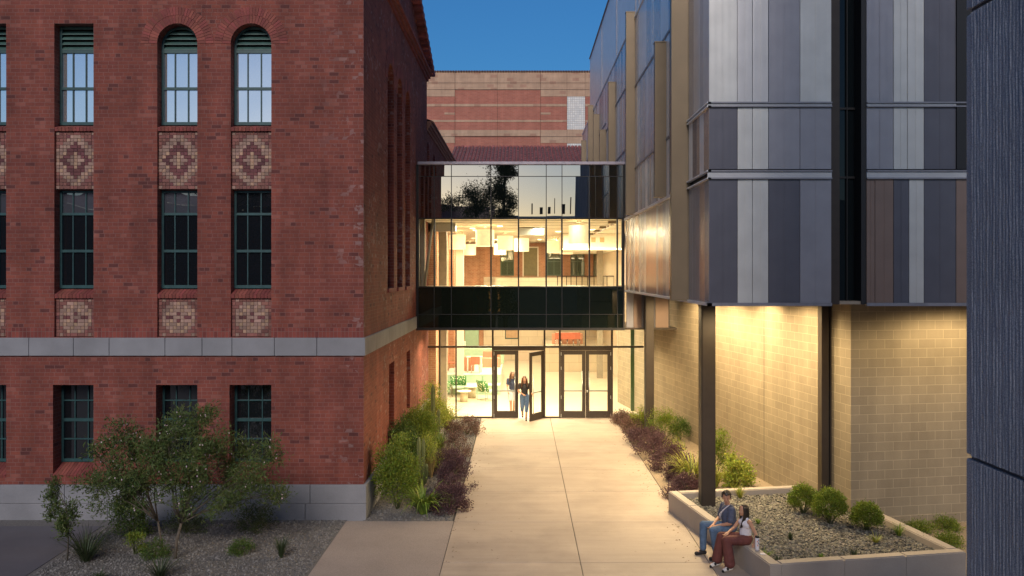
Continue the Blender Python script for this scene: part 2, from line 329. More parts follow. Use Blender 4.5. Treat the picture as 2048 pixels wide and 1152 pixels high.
class MB:
    def __init__(s): s.v = []; s.f = []; s.m = []; s.sm = []
    def face(s, pts, mi=0, smooth=False):
        n = len(s.v); s.v += [tuple(p) for p in pts]; s.f.append(tuple(range(n, n+len(pts)))); s.m.append(mi); s.sm.append(smooth)
    def mesh(s, vs, fs, mi=0, smooth=False):
        n = len(s.v); s.v += [tuple(p) for p in vs]
        for f in fs: s.f.append(tuple(i+n for i in f)); s.m.append(mi); s.sm.append(smooth)
    def box(s, a, b, mi=0):
        x0, y0, z0 = [min(a[i], b[i]) for i in range(3)]; x1, y1, z1 = [max(a[i], b[i]) for i in range(3)]
        vs = [(x0, y0, z0), (x1, y0, z0), (x1, y1, z0), (x0, y1, z0), (x0, y0, z1), (x1, y0, z1), (x1, y1, z1), (x0, y1, z1)]
        s.mesh(vs, [(0, 3, 2, 1), (4, 5, 6, 7), (0, 1, 5, 4), (1, 2, 6, 5), (2, 3, 7, 6), (3, 0, 4, 7)], mi); return s
    def bbox(s, a, b, mi=0, c=.01):       # box with bevelled edges
        bm = bmesh.new(); bmesh.ops.create_cube(bm, size=1)
        ctr = [(a[i]+b[i])/2 for i in range(3)]; dm = [abs(a[i]-b[i]) for i in range(3)]
        for v in bm.verts: v.co = Vector([v.co[i]*dm[i]+ctr[i] for i in range(3)])
        bmesh.ops.bevel(bm, geom=bm.edges[:], offset=min(c, min(dm)*.45), segments=2, affect='EDGES', profile=.5)
        bm.verts.index_update(); s.mesh([v.co[:] for v in bm.verts], [[v.index for v in f.verts] for f in bm.faces], mi); bm.free(); return s
    def prism(s, poly, z0, z1, mi=0):
        n = len(poly); vs = [(p[0], p[1], z0) for p in poly]+[(p[0], p[1], z1) for p in poly]
        fs = [tuple(range(n-1, -1, -1)), tuple(range(n, 2*n))]+[(i, (i+1) % n, n+(i+1) % n, n+i) for i in range(n)]
        s.mesh(vs, fs, mi); return s
    def tube(s, pts, rs, seg=8, mi=0, smooth=True, cap=True):
        pts = [Vector(p) for p in pts]
        if not hasattr(rs, '__len__'): rs = [rs]*len(pts)
        vs = []; fs = []; up = None
        for i, p in enumerate(pts):
            d = (pts[min(i+1, len(pts)-1)]-pts[max(i-1, 0)]).normalized()
            a = d.cross(Vector((0, 0, 1)) if abs(d.z) < .9 else Vector((1, 0, 0))).normalized()
            if up is not None:
                a = (up - d*up.dot(d)); a = a.normalized() if a.length > 1e-4 else d.orthogonal().normalized()
            up = a; b = d.cross(a)
            for k in range(seg):
                an = 2*math.pi*k/seg; vs.append(p+(a*math.cos(an)+b*math.sin(an))*rs[i])
        for i in range(len(pts)-1):
            for k in range(seg): fs.append((i*seg+k, i*seg+(k+1) % seg, (i+1)*seg+(k+1) % seg, (i+1)*seg+k))
        if cap: fs.append(tuple(range(seg-1, -1, -1))); fs.append(tuple((len(pts)-1)*seg+k for k in range(seg)))
        s.mesh(vs, fs, mi, smooth); return s
    def lathe(s, c, prof, seg=24, mi=0, smooth=True, cap=True):
        vs = []; fs = []
        for r, z in prof:
            for k in range(seg): a = 2*math.pi*k/seg; vs.append((c[0]+r*math.cos(a), c[1]+r*math.sin(a), c[2]+z))
        for i in range(len(prof)-1):
            for k in range(seg): fs.append((i*seg+k, i*seg+(k+1) % seg, (i+1)*seg+(k+1) % seg, (i+1)*seg+k))
        if cap: fs.append(tuple(range(seg-1, -1, -1))); fs.append(tuple((len(prof)-1)*seg+k for k in range(seg)))
        s.mesh(vs, fs, mi, smooth); return s
    def ell(s, c, r, rot=None, mi=0, seg=12, rings=8):
        vs = []; fs = []; c = Vector(c)
        for i in range(rings+1):
            ph = math.pi*i/rings
            for k in range(seg):
                a = 2*math.pi*k/seg; p = Vector((r[0]*math.sin(ph)*math.cos(a), r[1]*math.sin(ph)*math.sin(a), -r[2]*math.cos(ph)))
                if rot: p = rot @ p
                vs.append(c+p)
        for i in range(rings):
            for k in range(seg): fs.append((i*seg+k, i*seg+(k+1) % seg, (i+1)*seg+(k+1) % seg, (i+1)*seg+k))
        s.mesh(vs, fs, mi, True); return s
    def cap(s, p, q, r1, r2, mi=0):       # tapered capsule
        p = Vector(p); q = Vector(q); d = (q-p); L = d.length; d.normalize(); n = 6; pts = []; rs = []
        for i in range(n): a = math.pi/2*(i/n); pts.append(p-d*r1*math.cos(a)); rs.append(max(r1*math.sin(a), 1e-4))
        pts.append(p); rs.append(r1); pts.append(q); rs.append(r2)
        for i in range(1, n+1): a = math.pi/2*(i/n); pts.append(q+d*r2*math.sin(a)); rs.append(max(r2*math.cos(a), 1e-4))
        s.tube(pts, rs, 12, mi); return s
    def build(s, name, mats, parent=None, local=False, bevel=0):
        me = bpy.data.meshes.new(name)
        vs = s.v
        if parent is not None and not local:
            inv = pmat(parent).inverted(); vs = [tuple(inv @ Vector(v)) for v in vs]
        me.from_pydata(vs, [], s.f)
        if not isinstance(mats, (list, tuple)): mats = [mats]
        for m in mats: me.materials.append(m)
        me.polygons.foreach_set('material_index', s.m); me.polygons.foreach_set('use_smooth', s.sm); me.update()
        o = bpy.data.objects.new(name, me); C.objects.link(o); o.parent = parent
        if bevel:
            b = o.modifiers.new('bevel', 'BEVEL'); b.width = bevel; b.segments = 2; b.limit_method = 'ANGLE'
        return o
def bx(name, a, b, m, parent=None, bevel=0): return MB().box(a, b).build(name, m, parent, bevel=bevel)
def copy_thing(root, loc, rz=None, label=None):
    r = root.copy(); C.objects.link(r); r.location = loc
    if rz is not None: r.rotation_euler = (0, 0, rz)
    if label: r['label'] = label
    for ch in list(root.children):
        c = ch.copy(); C.objects.link(c); c.parent = r
        for g in ch.children: d = g.copy(); C.objects.link(d); d.parent = c
    return r
def lamp(name, kind, loc, e, col=(1, .74, .4), size=.1, rot=None, blend=.6, cone=100, parent=None):
    d = bpy.data.lights.new(name, kind); d.energy = e; d.color = col
    if kind == 'AREA': d.size = size
    else: d.shadow_soft_size = size
    if kind == 'SPOT': d.spot_size = R(cone); d.spot_blend = blend
    o = bpy.data.objects.new(name, d); C.objects.link(o); o.location = loc
    if rot: o.rotation_euler = rot
    return o

# wall with holes: w is depth behind the wall face
def holed(mb, u0, u1, v0, v1, holes, f, mi=0, reveal_mi=None):
    """holes: (ua, ub, va, vb, depth, arched)"""
    rm = mi if reveal_mi is None else reveal_mi
    us = sorted({u0, u1} | {h[0] for h in holes} | {h[1] for h in holes}); vs = sorted({v0, v1} | {h[2] for h in holes} | {h[3] for h in holes})
    us = [u for u in us if u0-1e-6 <= u <= u1+1e-6]; vs = [v for v in vs if v0-1e-6 <= v <= v1+1e-6]
    for i in range(len(us)-1):
        for j in range(len(vs)-1):
            cu = (us[i]+us[i+1])/2; cv = (vs[j]+vs[j+1])/2
            if any(h[0] < cu < h[1] and h[2] < cv < h[3] for h in holes): continue
            mb.face([f(us[i], vs[j], 0), f(us[i+1], vs[j], 0), f(us[i+1], vs[j+1], 0), f(us[i], vs[j+1], 0)], mi)
    for ua, ub, va, vb, d, arch in holes:
        r = (ub-ua)/2; vs_ = vb-r if arch else vb
        mb.face([f(ua, va, 0), f(ua, vs_, 0), f(ua, vs_, d), f(ua, va, d)], rm)
        mb.face([f(ub, va, 0), f(ub, va, d), f(ub, vs_, d), f(ub, vs_, 0)], rm)
        mb.face([f(ua, va, 0), f(ua, va, d), f(ub, va, d), f(ub, va, 0)], rm)
        if arch:
            n = 16; c = (ua+ub)/2
            arc = [(c-r*math.cos(math.pi*i/n), vs_+r*math.sin(math.pi*i/n)) for i in range(n+1)]
            for i in range(n):
                p, q = arc[i], arc[i+1]; k = (ua, vb) if i < n/2 else (ub, vb)
                mb.face([f(k[0], k[1], 0), f(p[0], p[1], 0), f(q[0], q[1], 0)], mi)
                mb.face([f(p[0], p[1], 0), f(q[0], q[1], 0), f(q[0], q[1], d), f(p[0], p[1], d)], rm)
            mb.face([f(c, vb, 0), f(ua, vb, 0), f(ub, vb, 0)], mi) if False else None
        else:
            mb.face([f(ua, vb, 0), f(ub, vb, 0), f(ub, vb, d), f(ua, vb, d)], rm)

# ================================================================== GROUND
WX0, WX1, WX2 = -1.47, 1.15, 3.60
g = MB().box((-60, -60, -.5), (90, 120, -.03)).build('ground', M_soil); tag(g, kind='structure')
g = MB()
g.box((-1.50, -6, -.2), (9.3, 31.25, -.012), 1)
ys = [-6, -2.25, .3, 2.85, 5.4, 7.95, 10.5, 13.05, 15.6, 18.15, 20.7, 23.25, 25.8, 28.35, 31.2]
for i in range(len(ys)-1):
    for (a, b) in ((WX0, WX1), (WX1, WX2), (3.6, 6.25), (6.25, 9.3)):
        if a >= 3.6 and ys[i+1] > 14: continue
        g.bbox((a+.006, ys[i]+.006, -.1), (b-.006, ys[i+1]-.006, .0), 0, .006)
# the strip between the walk and the planter
for y0, y1 in ((13.05, 15.6), (15.6, 18.15), (18.15, 19.6)):
    g.bbox((3.606, y0+.006, -.1), (6.2, y1-.006, 0), 0, .006)
tag(g.build('walkway', [M_walk, M_joint]), kind='structure')
tag(MB().box((-3.86, -6, -.2), (-1.476, 18.22, -.004)).build('path', M_path), kind='structure')
g = MB(); g.prism([(-30, -6), (-9.05, -6), (-9.0, 15.0), (-9.1, 17.86), (-30, 17.86)], -.2, -.002); tag(g.build('side_path', M_pathdark), kind='structure')
g = MB(); g.prism([(-9.04, -6), (-3.87, -6), (-3.87, 18.35), (-30, 18.35), (-30, 17.87), (-9.11, 17.87), (-9.0, 15.0)], -.2, -.012)
tag(g.build('gravel_bed', M_gravel), kind='structure')
tag(MB().box((-3.50, 18.23, -.2), (-1.505, 31.2, -.012)).build('gravel_bed', M_gravel), kind='structure')
tag(MB().prism([(3.62, 19.3), (7.6, 19.0), (5.0, 31.2), (3.62, 31.2)], -.2, -.006).build('earth_bed', M_gravelb), kind='structure')
tag(MB().prism([(8.0, 13.2), (20, 13.2), (20, 19.9), (7.4, 18.4)], -.2, -.008).build('earth_bed', M_gravelb), kind='structure')

# ================================================================== OLD BRICK BUILDING
BY, BX = 18.4, -3.51
bb = thing('brick_building', 'old red brick hall with teal framed windows, pale stone courses and tiled gable roof', 'building', (BX, BY, 0))
cols = [(-12.45, -11.53, False), (-10.45, -9.57, False), (-8.14, -7.24, True), (-6.49, -5.58, True)]
up, lo = 4.075, .77
mb = MB()
fF = lambda u, v, w: (u, BY+w, v)
holes = [(a, b, up, 11.11, .30, arc) for a, b, arc in cols]
holed(mb, -22, BX, 4.06, 13.05, holes, fF)
mb2 = MB(); holed(mb2, -22, BX, .70, 3.65, [(a-.03, b, .98, 3.0, .40, False) for a, b, c in cols], fF)
# side wall with its gable
fS = lambda u, v, w: (BX-w, u, v)
sh = [(21.75, 22.85, 5.1, 11.2, .42, True), (23.45, 24.5, 5.1, 11.2, .42, True), (25.1, 26.2, 5.1, 11.2, .42, True)]
holed(mb, BY, 30.9, 4.06, 13.05, sh, fS)
mb.face([(BX, BY, 13.05), (BX, 30.9, 13.05), (BX, 24.65, 15.15)])
for a, b, c, d, e, _ in sh: mb.face([(BX-e, a-.05, c-.05), (BX-e, b+.05, c-.05), (BX-e, b+.05, d+.05), (BX-e, a-.05, d+.05)])
holed(mb2, BY, 31.4, .70, 3.65, [(21.97, 22.9, 1.2, 3.06, .42, False), (25.4, 26.2, 1.2, 3.06, .42, False)], fS)
for a, b in ((21.97, 22.9), (25.4, 26.2)): mb2.face([(BX-.42, a-.02, 1.15), (BX-.42, b+.02, 1.15), (BX-.42, b+.02, 3.1), (BX-.42, a-.02, 3.1)])
mb.face([(BX, 30.9, 11.3), (BX, 30.9, 13.05), (-22, 30.9, 13.05), (-22, 30.9, 11.3)])
mb.face([(BX-.6, BY+.45, .7), (-22, BY+.45, .7), (-22, BY+.45, 13), (BX-.6, BY+.45, 13)])
mb.build('upper_wall', M_brick, bb); mb2.build('lower_wall', M_brick, bb)
# stone band and plinth as blocks with joints
def course(name, z0, z1, out, seed, ends=(BY, 30.9), seams=None):
    rr = random.Random(seed); m = MB()
    x = BX+out; first = True
    pos = [x]
    for s in (seams or []): pos.append(s)
    while pos[-1] > -21: pos.append(pos[-1]-rr.uniform(.85, 1.5))
    for i in range(len(pos)-1): m.bbox((pos[i+1]+.004, BY-out, z0), (pos[i]-.004 if i else pos[i], BY+.3, z1), 0, .012)
    y = BY+.3
    while y < ends[1]-.2:
        y2 = min(y+rr.uniform(.8, 1.1), ends[1]); m.bbox((BX-.3, y+.004, z0), (BX+out, y2-.004, z1), 0, .012); y = y2
    return m.build(name, M_stone, bb)
course('stone_band', 3.655, 4.06, .045, 3, seams=[-4.55, -5.5, -6.45, -7.12, -7.95, -9.2, -10.0, -11.0], ends=(BY, 27.66))
course('plinth', .352, .77, .07, 5, ends=(BY, 31.1)); course('plinth', -.1, .348, .07, 6, ends=(BY, 31.1))
# soldier course above the band between the bays
m = MB(); e = [BX+.004]+[v for a, b, c in reversed(cols) for v in (b, a)]+[-14]
for i in range(0, len(e)-1, 2):
    m = MB(); m.face([(e[i+1], BY-.004, 4.062), (e[i], BY-.004, 4.062), (e[i], BY-.004, 4.28), (e[i+1], BY-.004, 4.28)]); m.build('soldier_course', M_soldier, bb)
m = MB(); m.face([(BX+.004, BY-.004, 4.062), (BX+.004, 27.6, 4.062), (BX+.004, 27.6, 4.28), (BX+.004, BY-.004, 4.28)]); m.build('soldier_course', M_soldier, bb)
# brick arches
def arch_ring(c, zs, r0, f, n1=25, sc=1):
    m = MB()
    for (ra, rb, n) in ((r0+.004, r0+.185, n1), (r0+.192, r0+.37, n1+10)):
        for i in range(n):
            a0 = math.pi*(i+.06)/n; a1 = math.pi*(i+.94)/n; t = -.008-random.uniform(0, .004)
            q = [(c-r*math.cos(a), zs+r*math.sin(a)) for r, a in ((ra, a0), (rb, a0), (rb, a1), (ra, a1))]
            m.mesh([f(x, z, t) for x, z in q]+[f(x, z, .01) for x, z in q], [(3, 2, 1, 0), (0, 1, 5, 4), (1, 2, 6, 5), (2, 3, 7, 6), (3, 0, 4, 7)])
    return m
M_vous = mat('voussoir_brick', (.21, .055, .045), .8, var=.25, scale=3, hue=.008, island=.22, bump=.4, bscale=40)
for a, b, arc in cols:
    if arc: arch_ring((a+b)/2, 11.11-(b-a)/2, (b-a)/2, fF).build('arch', M_vous, bb)
for a, b, c, d, e_, _ in sh: arch_ring((a+b)/2, d-(b-a)/2, (b-a)/2, fS, 21).build('arch', M_vous, bb)

def grid_panel(name, a, z0, b, z1, fn, nc, nr, y):
    m = MB(); cw = (b-a)/nc; rh = (z1-z0)/nr
    for r in range(nr):
        c = 0
        while c < nc:
            k = fn(c, nr-1-r); c2 = c+1
            if c2 < nc and fn(c2, nr-1-r) == k and random.random() < .4: c2 += 1
            m.bbox((a+c*cw+.003, y-random.uniform(0, .006), z0+r*rh+.003), (a+c2*cw-.003, y+.05, z0+(r+1)*rh-.003), k, .006); c = c2
    m.box((a, y+.012, z0), (b, y+.04, z1), 3)
    return m.build(name, [M_pt_tan, M_pt_red, M_pt_dk, M_pt_m, M_pt_buff], bb)
M_pt_tan = mat('tan_tile', (.30, .19, .15), .7, var=.2, scale=3, hue=.008, island=.3, bump=.3)
M_pt_buff = mat('buff_tile', (.38, .24, .16), .7, var=.12, scale=3, hue=.008, island=.22, bump=.3)
M_pt_red = mat('rosy_tile', (.21, .085, .07), .75, var=.2, scale=3, hue=.008, island=.25, bump=.3)
M_pt_dk = mat('oxblood_tile', (.13, .042, .044), .75, var=.2, scale=3, hue=.008, island=.25)
M_pt_m = mat('tile_mortar', (.20, .13, .12), .9)
def upat(c, r):
    dx = abs(c-5); dy = abs(r-8); d = dx*1.0+dy*.95
    if r in (0, 16): return 0 if c in (0, 10) else 1
    if dx == 0 and dy <= 2: return 4
    if dy == 0 and dx <= 2: return 0
    if d < 2.2: return 0
    if d < 4.9: return 2
    if d < 8.2 or (dx < 2 and dy < 8): return 0 if (c+r) % 4 else 4
    return 2 if (c*3+r*5) % 7 == 0 else 1
def lpat(c, r):
    dx = abs(c-5); dy = abs(r-5)
    if r in (0, 10): return 0 if c in (1, 9) else 1
    if dy == 0: return {0: 0, 1: 0, 2: 2, 3: 2, 4: 0, 5: 2}[dx]
    if dx <= 1 and dy == 1: return 2 if dx == 0 else 0
    if (dx/4.8)**2+(dy/4.6)**2 < 1: return 0 if (c+r) % 3 else 4
    return 1
for a, b, arc in cols:
    for (z0, z1, d) in ((8.70, 8.87, .30), (4.945, 5.165, .30)):     # rowlock sills of bricks on edge
        n = 11; m = MB()
        for i in range(n):
            u0 = a+(b-a)*i/n+.004; u1 = a+(b-a)*(i+1)/n-.004
            m.mesh([(u0, BY+.012, z0), (u1, BY+.012, z0), (u1, BY+d, z0), (u0, BY+d, z0), (u0, BY+.0, z0+.085), (u1, BY+.0, z0+.085), (u1, BY+d, z1), (u0, BY+d, z1)],
                   [(0, 3, 2, 1), (4, 5, 6, 7), (0, 1, 5, 4), (1, 2, 6, 5), (2, 3, 7, 6), (3, 0, 4, 7)])
        m.build('brick_sill', M_vous, bb)
    n = 12; m = MB()
    for i in range(n):
        u0 = a-.03+(b-a+.03)*i/n+.004; u1 = a-.03+(b-a+.03)*(i+1)/n-.004
        m.mesh([(u0, BY+.004, .9), (u1, BY+.004, .9), (u1, BY+.4, .9), (u0, BY+.4, .9), (u0, BY-.02, .985), (u1, BY-.02, .985), (u1, BY+.4, 1.2), (u0, BY+.4, 1.2)],
               [(0, 3, 2, 1), (4, 5, 6, 7), (0, 1, 5, 4), (1, 2, 6, 5), (2, 3, 7, 6), (3, 0, 4, 7)])
    m.build('brick_sill', M_vous, bb)
    grid_panel('tile_panel', a, 7.40, b, 8.695, upat, 11, 17, BY+.07)
    grid_panel('tile_panel', a, 4.08, b, 4.94, lpat, 11, 11, BY+.07)
    bx('spandrel', (a, BY+.13, 4.08), (b, BY+.29, 4.94), M_vous, bb); bx('spandrel', (a, BY+.13, 7.385), (b, BY+.29, 8.695), M_vous, bb)

def window(a, b, z0, z1, y, cuts, rails, glass, arch=False, louvre=None, depth=.06):
    fr = MB(); t = .05; d0, d1 = y, y+depth
    r = (b-a)/2; zt = z1-r if arch else z1
    fr.box((a, d0, z0), (a+t, d1, zt)); fr.box((b-t, d0, z0), (b, d1, zt)); fr.box((a+t, d0, z0), (b-t, d1, z0+.07))
    if arch:
        n = 14; c = (a+b)/2
        for i in range(n):
            q = [(c-rr*math.cos(an), zt+rr*math.sin(an)) for rr, an in ((r, math.pi*i/n), (r, math.pi*(i+1)/n), (r-t, math.pi*(i+1)/n), (r-t, math.pi*i/n))]
            fr.mesh([(x, d0, z) for x, z in q]+[(x, d1, z) for x, z in q], [(0, 1, 2, 3), (0, 4, 5, 1), (2, 6, 7, 3)])
    else: fr.box((a+t, d0, z1-t), (b-t, d1, z1))
    gt = louvre if louvre else zt
    for z, h in rails: fr.box((a+t, d0+.004, z-h/2), (b-t, d1-.01, z+h/2))
    for c in cuts: fr.box((a+(b-a)*c-.011, d0+.012, z0+.07), (a+(b-a)*c+.011, d1-.016, gt-.0))
    o = fr.build('window', M_teal, bb)
    p = MB()
    zs = [z0+.02]+[z for z, h in rails if h > .045]+[gt]
    for i in range(len(zs)-1):
        tz = random.uniform(-.006, .006)
        p.face([(a+.02, d1-.02, zs[i]), (b-.02, d1-.02+tz, zs[i]), (b-.02, d1-.02+tz, zs[i+1]), (a+.02, d1-.02, zs[i+1])])
    if z0 > 5 and glass is M_sashd and b < -6.6:
        p.m[-1] = 1; p.build('pane', [glass, M_sashm], o)
    else: p.build('pane', glass, o)
    if louvre:
        l = MB(); z = louvre+.02; c = (a+b)/2
        while z < z1-.06:
            hw = r-.03 if z < zt or not arch else math.sqrt(max((r-.03)**2-(z+.04-zt)**2, .01))
            l.mesh([(c-hw, d0+.005, z), (c+hw, d0+.005, z), (c+hw, d1+.03, z+.075), (c-hw, d1+.03, z+.075), (c-hw, d0+.005, z+.022), (c+hw, d0+.005, z+.022), (c+hw, d1+.03, z+.097), (c-hw, d1+.03, z+.097)],
                   [(0, 3, 2, 1), (4, 5, 6, 7), (0, 1, 5, 4), (1, 2, 6, 5), (2, 3, 7, 6), (3, 0, 4, 7)]); z += .115
        l.build('louvre', M_teal2, o)
        bkk = MB()
        if arch: bkk.face([(c-r*math.cos(math.pi*i/12), d1+.035, zt+r*math.sin(math.pi*i/12)) for i in range(13)]+[(b, d1+.035, gt), (a, d1+.035, gt)])
        else: bkk.face([(a, d1+.035, gt), (b, d1+.035, gt), (b, d1+.035, z1), (a, d1+.035, z1)])
        bkk.build('louvre_back', M_black, o)
for a, b, arc in cols:
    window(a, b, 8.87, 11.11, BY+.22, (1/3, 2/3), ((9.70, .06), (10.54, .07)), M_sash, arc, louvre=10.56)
    window(a, b, 5.165, 7.385, BY+.22, (1/3, 2/3), ((6.85, .055), (6.01, .06)), M_sashd)
    window(a-.03, b, 1.2, 3.0, BY+.34, (1/3, 2/3), ((2.156, .07), (2.60, .028), (1.72, .028)), M_sashd)
for a, b, c, d, e_, _ in sh:
    bx('niche_sill', (BX-.3, a-.05, c-.1), (BX+.05, b+.05, c+.004), M_vous, bb)
for a, b in ((21.97, 22.9), (25.4, 26.2)): bx('niche_sill', (BX-.3, a-.05, 1.05), (BX+.07, b+.05, 1.204), M_vous, bb)
# tiled gable roof with rake
def tiles(m, x0, x1, ya, za, yb, zb, pitch=.24, row=.38):
    """barrel tiles on a slope that runs from (ya,za) up to (yb,zb)"""
    L = math.hypot(yb-ya, zb-za); n = max(1, int(L/row)); dy = (yb-ya)/n; dz = (zb-za)/n
    nx = max(1, round((x1-x0)/pitch)); p = (x1-x0)/nx
    for i in range(n):
        for k in range(nx):
            xc = x0+(k+.5)*p; r = p*.36; vs = []; j = random.uniform(-.01, .01)
            for s_ in (0, 1):
                yy = ya+dy*(i+s_*1.12); zz = za+dz*(i+s_*1.12)+(.045 if s_ == 0 else .01)+j
                for q in range(6): an = math.pi*q/5; vs.append((xc-r*math.cos(an), yy, zz+r*.85*math.sin(an)))
            m.mesh(vs, [(q, q+1, 7+q, 6+q) for q in range(5)], 0, True)
            m.mesh(vs[:6], [(0, 1, 2, 3, 4, 5)], 1)
    m.face([(x0, ya, za), (x1, ya, za), (x1, yb, zb), (x0, yb, zb)], 0)
m = MB(); tiles(m, -5.0, BX+.28, 31.1, 13.12, 24.65, 15.25, .25, .4)
m.face([(-22, 31.1, 13.1), (-5, 31.1, 13.1), (-5, 24.65, 15.22), (-22, 24.65, 15.22)]); m.face([(-22, 18.1, 13.1), (BX+.28, 18.1, 13.1), (BX+.28, 24.65, 15.22), (-22, 24.65, 15.22)])
m.build('gable_roof', [M_tile, M_black], bb)
m = MB()
for i in range(17):    # rake of stacked tiles on the gable
    t0 = i/17; y0 = 31.15-6.5*t0; z0 = 13.06+2.12*t0
    m.bbox((BX-.25, y0-.42, z0-.10), (BX+.30, y0, z0+.09), 0, .03)
m.build('rake', M_tile, bb)
m = MB()
for k in range(3): m.box((BX-.2, 18.3+0*k, 12.75+.1*k), (BX+.06+.07*k, 31.0, 12.84+.1*k))
m.build('brick_corbel', M_vous, bb)
# rear wing
wing = thing('brick_wing', 'lower red brick wing behind the glass bridge with moulded cornice and small arched windows', 'building', (BX, 31, 0))
m = MB(); holed(m, 30.95, 51.9, 0, 10.9, [(31.1, 31.9, 9.6, 10.55, .3, True), (33.2, 34.2, 9.4, 10.4, .3, True)], lambda u, v, w_: (BX-.02-w_, u, v))
for a, b, c, d in ((31.1, 31.9, 9.6, 10.55), (33.2, 34.2, 9.4, 10.4)): m.face([(BX-.3, a, c), (BX-.3, b, c), (BX-.3, b, d), (BX-.3, a, d)])
m.build('wall', M_brick, wing); MB().box((BX-.02, 31.5, 0), (BX-.01, 51.9, 7.45)).build('inner_face', M_brick_in, wing)
m = MB()
for k, (o_, z0, z1) in enumerate(((.04, 10.9, 11.0), (.10, 11.0, 11.08), (.17, 11.08, 11.2), (.24, 11.2, 11.26))): m.box((BX-.3, 30.95, z0), (BX+o_, 50.9, z1))
m.build('cornice', mat('cornice_clay', (.30, .14, .09), .7), wing)
m = MB(); m.face([(BX+.2, 30.95, 11.27), (BX+.2, 51, 11.27), (-12, 51, 14), (-12, 30.95, 14)]); m.build('roof', M_tile, wing)
for y in (31.5, 36.0, 40.5, 45.0): bx('pier', (BX-.02, y, 0), (BX+.28, y+.5, 7.4), M_brick_in, wing)

# ================================================================== REAR BUILDINGS
hall = thing('rear_hall', 'tile roofed brick hall closing the far end of the atrium', 'building', (0, 52, 0))
M_stonein = M_instone
hw = [(-1.25, -.38), (.22, 1.12), (1.70, 2.62), (3.2, 4.1), (4.65, 5.6)]
m = MB(); holed(m, -12, 12, 5.25, 12.2, [(a, b, 5.36, 7.15, .15, False) for a, b in hw], lambda u, v, w_: (u, 52+w_, v)); m.build('brick_wall', M_brick_in, hall)
m = MB(); holed(m, -2.3, 12, 0, 5.25, [(-.95, -.1, 1.35, 2.2, .15, False)], lambda u, v, w_: (u, 51.9+w_, v)); m.box((-2.3, 51.8, 5.1), (12, 52, 5.28)); m.build('stone_wall', M_instone, hall)
m = MB(); holed(m, -12, -2.3, 0, 5.25, [(-3.5, -2.6, .8, 2.3, .15, False)], lambda u, v, w_: (u, 51.95+w_, v)); m.build('lower_brick_wall', M_brick_in, hall)
M_pale_glass = mirrormat('hall_window_glass', (.10, .13, .09), .12)
for a, b in hw:
    f = MB()
    if a == .22:
        for (x0, x1) in ((a-.06, a+.02), (b-.02, b+.06)): f.box((x0, 51.93, 5.3), (x1, 52.08, 7.2))
        f.box((a+.02, 51.93, 7.12), (b-.02, 52.08, 7.2)); o = f.build('doorway', M_plaster, hall)
        MB().box((a, 52.12, 5.3), (b, 52.14, 7.15)).build('door_leaf', mat('olive_door', (.20, .17, .07), .5), o); continue
    f.box((a, 52.05, 5.36), (a+.06, 52.12, 7.15)); f.box((b-.06, 52.05, 5.36), (b, 52.12, 7.15)); f.box((a, 52.04, 5.36), (b, 52.12, 5.42)); f.box((a, 52.05, 6.24), (b, 52.12, 6.30)); f.box(((a+b)/2-.02, 52.06, 5.4), ((a+b)/2+.02, 52.11, 7.15))
    o = f.build('window', mat('sage_frame', (.12, .17, .12), .5) if a < 0 else MAT['sage_frame'], hall); MB().box((a, 52.13, 5.36), (b, 52.14, 7.15)).build('pane', M_pale_glass, o)
o = MB().box((-.97, 51.99, 1.33), (-.08, 52.04, 2.22)).build('window', M_teal, hall); MB().box((-.9, 51.97, 1.42), (-.15, 51.985, 2.15)).build('pane', mat('red_lit_window', (.45, .30, .18), .4), o)
o = MB().box((-3.5, 52.02, .8), (-2.6, 52.06, 2.3)).build('door', M_green, hall)
m = MB(); tiles(m, -4.6, 5.3, 51.3, 12.15, 57.2, 14.28, .24, .36); m.build('tile_roof', [M_tile, M_black], hall)
m = MB()
for k in range(41): m.bbox((-4.6+.24*k, 57.1, 14.2), (-4.4+.24*k, 57.45, 14.42), 0, .05)
m.build('ridge_tiles', M_tile, hall)

far = thing('striped_building', 'far brick block banded in red and tan with a glass block window', 'building', (0, 75, 0))
FY = 75.0; fz = lambda y: H-(y-CY)/F*FY; fx = lambda x: (x-CX)/F*FY
m = MB()
rows_mid = [(142, 179, 1), (179, 208, 0), (208, 213, 1), (213, 240, 0), (240, 244, 1), (244, 260, 0), (260, 272, 1), (272, 340, 0)]
rows_side = [(142, 193, 1), (193, 208, 0), (208, 213, 1), (213, 240, 0), (240, 244, 1), (244, 260, 0), (260, 286, 1), (286, 340, 0)]
for x0, x1, rows in ((700, 909.6, rows_side), (910.4, 1080.6, rows_mid), (1081.4, 1133.6, rows_side), (1170.4, 1400, rows_side), (1134, 1170, [(142, 193, 1), (259, 287, 1)])):
    for (a, b, k) in rows:
        pr = .03 if k else 0
        m.box((fx(x0), FY-pr, fz(b)), (fx(x1), FY+.4, fz(a)), k)
for x0, x1 in ((889, 909.6), (1081.4, 1101)): m.box((fx(x0), FY-.02, fz(229)), (fx(x1), FY+.1, fz(225)), 1)
m.box((fx(700), FY+.02, fz(340)), (fx(1400), FY+8, fz(146)), 0)
m.build('wall', [M_far_red, M_far_tan], far)
m = MB()
for y in (166, 179.3, 273.3): m.box((fx(700), FY-.05, fz(y+.28)), (fx(1400), FY-.01, fz(y-.28)))
for x in (910, 1081, 1134, 995, 1170): m.box((fx(x)-.008, FY-.045, fz(300)), (fx(x)+.008, FY-.01, fz(146)))
m.build('control_joint', M_joint, far)
m = MB()
for k in range(140): m.bbox((fx(700)+.24*k, FY-.15, fz(144.6)), (fx(700)+.24*k+.2, FY+.4, fz(141.3)), 0, .05)
m.build('coping', mat('dark_coping', (.07, .04, .05), .7), far)
